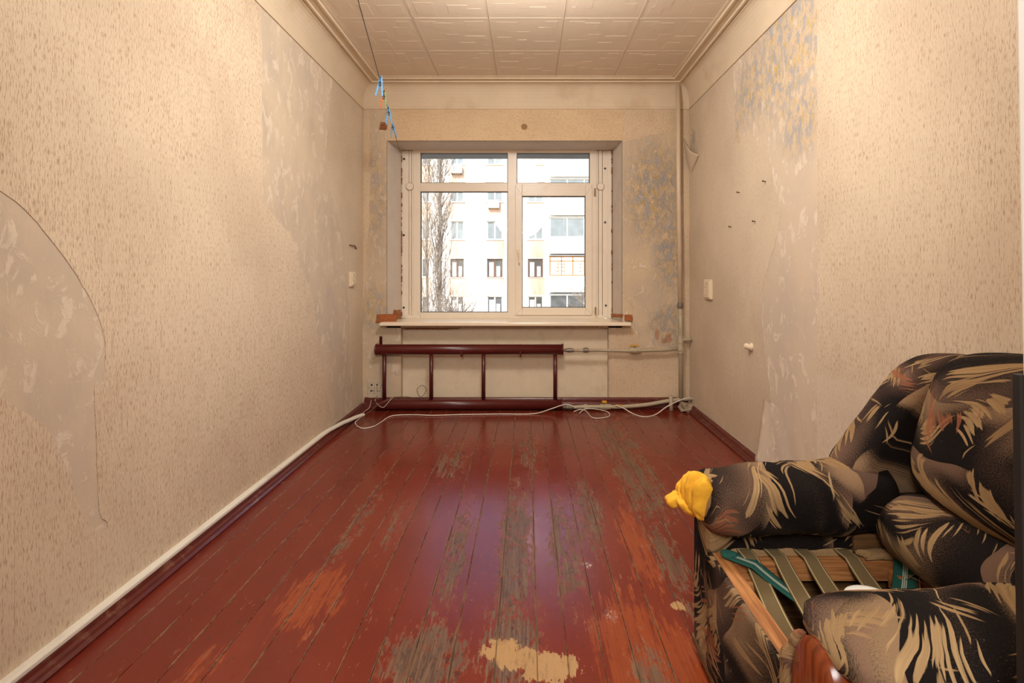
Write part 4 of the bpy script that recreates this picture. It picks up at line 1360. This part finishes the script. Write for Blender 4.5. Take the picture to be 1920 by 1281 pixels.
# webbing
def strap(name, mat, a, b_, w, sag, ends=0.02, twist=0.0):
    a, b_ = Vector(a), Vector(b_)
    d = (b_ - a)
    side = Vector((d.y, -d.x, 0)).normalized()

    def fn(u, v):
        q = a.lerp(b_, v)
        q = q + side * (u - 0.5) * w * (-1)
        s = math.sin(math.pi * min(1.0, max(0.0, (v - 0.13) / 0.77))) ** 0.8
        q.z += -sag * s + twist * (u - 0.5) * s
        if v < 0.12:
            q.z += 0.003
        q.x += 0.01 * math.sin(v * 5.0)
        return q
    return MB().grid(fn, 6, 26).build(name, mat, ch, smooth=True, solid=0.003)


for x, xe in ((0.600, 0.575), (0.676, 0.672), (0.757, 0.757), (0.868, 0.868)):
    strap('webbing', 'olive', (x, 1.432, 0.3835), (xe, 0.985, 0.381), 0.041, 0.048, twist=0.012)
strap('cross_webbing', 'teal', (0.545, 1.40, 0.384), (0.99, 1.02, 0.350), 0.046, 0.06)
strap('cross_webbing', 'teal', (1.03, 1.395, 0.384), (0.70, 1.03, 0.345), 0.050, 0.04)
mb = lump((0.548, 1.398, 0.389), (0.022, 0.018, 0.006), 3, 0.5)
mb.build('frayed_end', 'teal', ch, smooth=True)
# frayed threads at the back corner
mb = MB()
for k in range(14):
    a = Vector((1.005 + random.uniform(-.012, .012), 1.335 + random.uniform(-.01, .01), 0.372))
    mb.tube(catmull([a, a + Vector((random.uniform(-.03, .03), random.uniform(-.03, .0), random.uniform(-.01, .015))), a + Vector((random.uniform(-.04, .05), random.uniform(-.05, .0), random.uniform(-.03, .04)))], 4), 0.0011, 4)
mb.build('loose_thread', 'burlap', ch, kind='stuff')

# back: outer wings with a sloping top, joined by a back panel
wing_prof = [(0.955, 0.05), (0.930, 0.46), (0.905, 0.585), (0.945, 0.660), (1.010, 0.745), (1.075, 0.830), (1.120, 0.880), (1.165, 0.905), (1.235, 0.918), (1.30, 0.910), (1.345, 0.87), (1.36, 0.60), (1.355, 0.05)]


def wing(y0, y1, seed):
    mb = MB()
    pr = catmull([(q[0], q[1], 0) for q in wing_prof], 4)
    rings = []
    m = 9
    cxm = sum(q.x for q in pr) / len(pr)
    cym = sum(q.y for q in pr) / len(pr)
    for i in range(m):
        t = i / (m - 1)
        k = 1 - 0.10 * abs(2 * t - 1) ** 4
        rings.append([(1.14 + (q.x - 1.14) * k, y0 + (y1 - y0) * t, 0.48 + (q.y - 0.48) * (k if q.y > 0.48 else 1)) for q in pr])
    mb.loft(rings)
    mb.wrinkle(0.006, 10.0, seed)
    return mb.build('wing', 'uph', ch, smooth=True)


wing(1.42, 1.575, 2.0)
wing(0.775, 0.985, 9.0)
mb = MB()
MB().box(1.20, 1.355, 0.94, 1.44, 0.05, 0.86).build('back_panel', 'uph', ch, bevel=0.03)
# back cushion and lumbar roll
tilt = Matrix.Rotation(math.radians(20), 3, 'Y')


def pillow(q):
    return q


mb = MB().sell((1.155, 1.19, 0.745), (0.115, 0.265, 0.215), (2.6, 3.2), tilt, 40, 28)
mb.wrinkle(0.012, 6.0, 4.0)
mb.build('back_cushion', 'uph', ch, smooth=True)
mb = MB()
rings = []
for i in range(25):
    t = i / 24
    y = 0.93 + 0.50 * t
    s = min(1.0, math.sqrt(max(0, 1 - (1 - min(t / 0.12, 1)) ** 2)) * 0.6 + 0.4, math.sqrt(max(0, 1 - (1 - min((1 - t) / 0.12, 1)) ** 2)) * 0.6 + 0.4)
    rings.append([(1.035 + 0.098 * s * math.cos(2 * math.pi * j / 28), y, 0.475 + 0.092 * s * math.sin(2 * math.pi * j / 28)) for j in range(28)])
mb.loft(rings)
mb.wrinkle(0.010, 8.0, 8.0)
mb.build('lumbar_roll', 'uph', ch, smooth=True)

# yellow cloth stuffed over the end of the far arm
def cloth_lump(c, h, rot, seed):
    mb = MB().sell(c, h, (2.4, 2.4), rot, 30, 20)
    for i, q in enumerate(mb.v):
        n1 = noise.noise(q * 45 + Vector((seed, 0, 0)))
        n2 = abs(noise.noise(Vector((q.x * 20, q.y * 95, q.z * 25)) + Vector((0, seed, 0))))
        d = (q - Vector(c)).normalized()
        mb.v[i] = q + d * (n1 * 0.006 - n2 * 0.012 + 0.003)
    return mb


CL = (0.475, 1.47, 0.53)
cl = thing('yellow_cloth', 'crumpled bright yellow cloth stuffed on the end of the far armrest', 'cloth', CL)
for (nm, c_, h_, rot, sd) in (('fold', (0.492, 1.435, 0.520), (0.030, 0.020, 0.062), ('X', 0.10), 1.0), ('fold', (0.488, 1.468, 0.522), (0.036, 0.024, 0.060), ('X', -0.08), 4.0),
                              ('fold', (0.486, 1.502, 0.518), (0.034, 0.020, 0.052), ('X', -0.25), 8.0), ('fold', (0.478, 1.528, 0.505), (0.030, 0.020, 0.036), ('X', -0.5), 12.0),
                              ('corner_tip', (0.452, 1.530, 0.482), (0.040, 0.026, 0.020), ('Y', -0.35), 9.0), ('corner_tip', (0.470, 1.49, 0.472), (0.036, 0.030, 0.014), ('Y', 0.5), 15.0)):
    cloth_lump(c_, h_, Matrix.Rotation(rot[1], 3, rot[0]), sd).build(nm, 'yellow_cloth', cl, smooth=True)
# white saucer lying on the webbing behind the near arm
mb = MB()
rr = []
PC = Vector((0.815, 1.205, 0.367))
for (r, z) in ((0.012, 0.004), (0.034, 0.0), (0.036, 0.003), (0.058, 0.012), (0.062, 0.0145), (0.0615, 0.0165), (0.056, 0.0155), (0.034, 0.007), (0.010, 0.006)):
    rr.append([PC + Vector((r * math.cos(2 * math.pi * k / 36), r * math.sin(2 * math.pi * k / 36), z)) for k in range(36)])
mb.loft(rr)
o = mb.build('saucer', 'plate', smooth=True, origin=tuple(PC))
tag(o, 'white saucer on the seat webbing, peeping over the near armrest', 'saucer')

# ------------------------------------------------------------------ outside: block of flats, trees, yard
YO = 38.0
gr = struct(MB().box(-60, 60, 6.0, 60, -7.2, -7.0).build('ground', 'soil'))
bl = thing('apartment_building', 'pale panel block of flats with peach panels seen through the window', 'building', (0, YO, -7.0))
ST = 2.783
cols = [(-13.5, 1.2), (-10.4, 1.2), (-7.8, 1.2), (-5.17, 1.0), (-2.38, 1.15), (0.63, 1.12), (8.6, 1.2)]
xs = [-16.0]
for c_, w in cols:
    xs += [c_ - w / 2, c_ + w / 2]
xs.append(12.0)
stories = [-2, -1, 0, 1, 2, 3]
wz = [(k * ST + 0.91, k * ST + 2.29) for k in stories]
zs = [-7.0]
for a, b_ in wz:
    zs += [a, b_]
zs.append(12.5)
mb = MB()
for i in range(len(xs) - 1):
    if i % 2 == 0:
        mb.box(xs[i], xs[i + 1], YO, YO + 0.4, zs[0], zs[-1])
    else:
        for j in range(0, len(zs) - 1, 2):
            mb.box(xs[i], xs[i + 1], YO, YO + 0.4, zs[j], zs[j + 1])
mb.build('wall', 'facade', bl)
for (c_, w) in cols:
    for k in stories:
        if c_ > -9:
            MB().box(c_ - w / 2 - 0.12, c_ + w / 2 + 0.12, YO - 0.03, YO + 0.01, k * ST - 0.42, k * ST + 0.86).build('spandrel', 'facade_pink', bl)
            MB().box(c_ - w / 2 - 0.08, c_ + w / 2 + 0.08, YO - 0.10, YO + 0.05, k * ST + 0.86, k * ST + 0.91).build('window_ledge', 'ext_white', bl)
for k in stories:
    MB().box(-16, 12, YO - 0.04, YO + 0.01, k * ST - 0.50, k * ST - 0.44).build('joint_ledge', 'facade', bl)
for ci, (c_, w) in enumerate(cols):
    for k in stories:
        a, b_ = k * ST + 0.91, k * ST + 2.29
        fm = 'ext_brown' if (k == 0 and c_ > -6) else 'ext_white'
        gm = 'ext_glass' if k <= 0 else 'ext_glass_pale'
        mb = MB()
        y0, y1 = YO + 0.10, YO + 0.17
        f_ = 0.07
        mb.box(c_ - w / 2, c_ - w / 2 + f_, y0, y1, a, b_).box(c_ + w / 2 - f_, c_ + w / 2, y0, y1, a, b_)
        mb.box(c_ - w / 2 + f_, c_ + w / 2 - f_, y0, y1, a, a + f_).box(c_ - w / 2 + f_, c_ + w / 2 - f_, y0, y1, b_ - f_, b_)
        mb.box(c_ - 0.05, c_ + 0.05, y0, y1, a + f_, b_ - f_)
        fo = mb.build('window_frame', fm, bl)
        fo['org'] = list(CH and bl['org'])
        po = MB().box(c_ - w / 2 + f_, c_ + w / 2 - f_, y0 + 0.03, y0 + 0.05, a + f_, b_ - f_).build('pane', gm, fo)
        if k <= 0 and c_ > -6:
            MB().box(c_ - w * 0.36, c_ - w * 0.08, y0 + 0.02, y0 + 0.029, a + f_, b_ - f_ - 0.2).box(c_ + w * 0.1, c_ + w * 0.34, y0 + 0.02, y0 + 0.029, a + f_, b_ - f_ - 0.5).build('curtain', 'ext_white', fo)
# loggias in a stack, each glazed its own way
for k in stories:
    x0, x1 = 1.66, 6.6
    y0 = YO - 1.0
    z = k * ST
    MB().box(x0, x1, y0, YO, z - 0.16, z).build('balcony_slab', 'facade', bl)
    mb = MB()
    for s_ in range(7):
        zz = z + s_ * 0.145
        mb.prism([(y0 - 0.03, zz), (y0 + 0.03, zz), (y0 + 0.03, zz + 0.145), (y0 - 0.005, zz + 0.145)], x0, x1, 'x')
    mb.box(x0, x0 + 0.05, y0, YO, z, z + 1.0)
    mb.build('balcony_parapet', 'siding', bl)
    fm = {0: 'ext_orange', -1: 'ext_white'}.get(k, 'ext_white')
    gm = {0: 'ext_white', -1: 'ext_glass'}.get(k, 'ext_glass_pale')
    mb = MB()
    t_ = z + 2.46
    mb.box(x0, x1, y0, y0 + 0.08, t_ - 0.09, t_).box(x0, x1, y0, y0 + 0.08, z + 1.01, z + 1.09)
    nm = 6 if k == 0 else 4
    for i in range(nm + 1):
        xx = x0 + (x1 - x0) * i / nm
        mb.box(xx - 0.04, xx + 0.04, y0, y0 + 0.08, z + 1.09, t_ - 0.09)
    if k == 0:
        mb.box(x0, x1, y0, y0 + 0.07, z + 2.06, z + 2.12)
        for i in range(nm):
            xx = x0 + (x1 - x0) * (i + 0.5) / nm + (-0.2 if i % 2 else 0.2)
            mb.box(xx - 0.02, xx + 0.02, y0, y0 + 0.06, z + 1.09, z + 2.06)
            for q in (1.35, 1.62, 1.86):
                mb.box(xx - 0.2, xx + 0.02, y0, y0 + 0.06, z + q, z + q + 0.035)
    fo = mb.build('balcony_frame', fm, bl)
    fo['org'] = list(bl['org'])
    MB().box(x0 + 0.04, x1, y0 + 0.03, y0 + 0.05, z + 1.09, t_ - 0.09).build('glazing', gm, fo)
    MB().box(x0 - 0.05, x1, y0 - 0.12, YO, t_, t_ + 0.05).build('balcony_canopy', 'ext_wall' if k in (-1, 0) else 'siding', bl)


def ac_unit(px, py, label):
    q = P(px, py, YO - 0.2)
    t = thing('air_conditioner', label, 'air conditioner', (q.x, YO, q.z - 0.3), 'air conditioners on the facade')
    MB().box(q.x - 0.42, q.x + 0.42, YO - 0.42, YO - 0.12, q.z - 0.29, q.z + 0.29).build('case', 'ac', t, bevel=0.03)
    for r0 in (0.21, 0.14, 0.07):
        MB().tube([(q.x - 0.12 + r0 * math.cos(2 * math.pi * k / 20), YO - 0.43, q.z + r0 * math.sin(2 * math.pi * k / 20)) for k in range(21)], 0.012, 5).build('fan_guard', 'gasket', t)
    MB().box(q.x - 0.36, q.x - 0.32, YO - 0.42, YO, q.z - 0.36, q.z - 0.29).box(q.x + 0.32, q.x + 0.36, YO - 0.42, YO, q.z - 0.36, q.z - 0.29).build('bracket', 'gasket', t)


ac_unit(925.5, 383, 'white air conditioner box on the facade in the middle of the tall pane')
ac_unit(856, 318, 'air conditioner box on the facade behind the poplar branches')


def branch(mb, a, d, ln, r, depth, spread, lift, n=4):
    pts, rad_ = [a.copy()], [r]
    q = a.copy()
    dd = d.normalized()
    for s_ in range(n):
        dd = (dd + Vector((random.gauss(0, 0.09), random.gauss(0, 0.09), lift))).normalized()
        q = q + dd * ln / n
        pts.append(q.copy())
        rad_.append(r * (1 - 0.8 * (s_ + 1) / n))
    mb.tube(pts, rad_, 4 if depth else 6, cap=False)
    return pts, dd


def tree(name, base, h, r, label, n1, n2, n3, ang, lift, l1, l2, l3, z_from=0.08):
    t = thing(name, label, 'tree', tuple(base), 'bare trees in the yard')
    base = Vector(base)
    tr = [base + Vector((0.25 * noise.noise(Vector((k * 0.6, base.x, 1))), 0, h * k / 8)) for k in range(9)]
    MB().tube(tr, [r * (1 - k / 8.6) for k in range(9)], 8).build('trunk', 'bark', t, smooth=True)
    mb = MB()
    for i in range(n1):
        f_ = z_from + (0.97 - z_from) * (i + random.random()) / n1
        k = min(7, int(f_ * 8))
        a = tr[k].lerp(tr[k + 1], f_ * 8 - k)
        az = random.uniform(0, 2 * math.pi)
        an = math.radians(ang * random.uniform(0.6, 1.3))
        d = Vector((math.cos(az) * math.sin(an), math.sin(az) * math.sin(an), math.cos(an)))
        ln = l1 * (1.15 - f_) * random.uniform(0.7, 1.2)
        p1, d1 = branch(mb, a, d, ln, r * 0.28 * (1.1 - f_ * 0.8), 0, 0, lift)
        for j in range(n2):
            s_ = random.uniform(0.25, 1.0)
            q = p1[min(3, int(s_ * 4))].lerp(p1[min(4, int(s_ * 4) + 1)], 0.5)
            d2 = (d1 + Vector((random.gauss(0, 0.34), random.gauss(0, 0.34), random.gauss(0.05, 0.2)))).normalized()
            p2, d2 = branch(mb, q, d2, l2 * random.uniform(0.5, 1.2), 0.016, 1, 0, lift, 3)
            for m in range(n3):
                q = p2[random.randrange(1, 4)]
                d3 = (d2 + Vector((random.gauss(0, 0.4), random.gauss(0, 0.4), random.gauss(0.05, 0.25)))).normalized()
                branch(mb, q, d3, l3 * random.uniform(0.5, 1.2), 0.009, 1, 0, lift, 2)
    mb.build('twigs', 'bark', t, kind='stuff')


tree('poplar', (-3.9, 23.0, -7.0), 22.0, 0.11, 'tall bare poplar of upright twigs filling the side of the tall pane', 84, 6, 4, 13, 0.10, 3.6, 1.6, 0.8)
tree('poplar', (-5.2, 27.0, -7.0), 20.0, 0.10, 'second bare poplar standing close behind the first one', 46, 5, 3, 13, 0.10, 3.4, 1.5, 0.8)
tree('shrub_tree', (-2.6, 20.0, -7.0), 6.6, 0.10, 'low bare tree with spreading twigs beside the poplar', 26, 7, 5, 50, 0.03, 2.6, 1.1, 0.6, 0.5)
tree('shrub_tree', (3.2, 24.0, -7.0), 6.9, 0.10, 'low bare tree in front of the glazed balconies', 26, 7, 5, 52, 0.03, 2.8, 1.1, 0.6, 0.5)
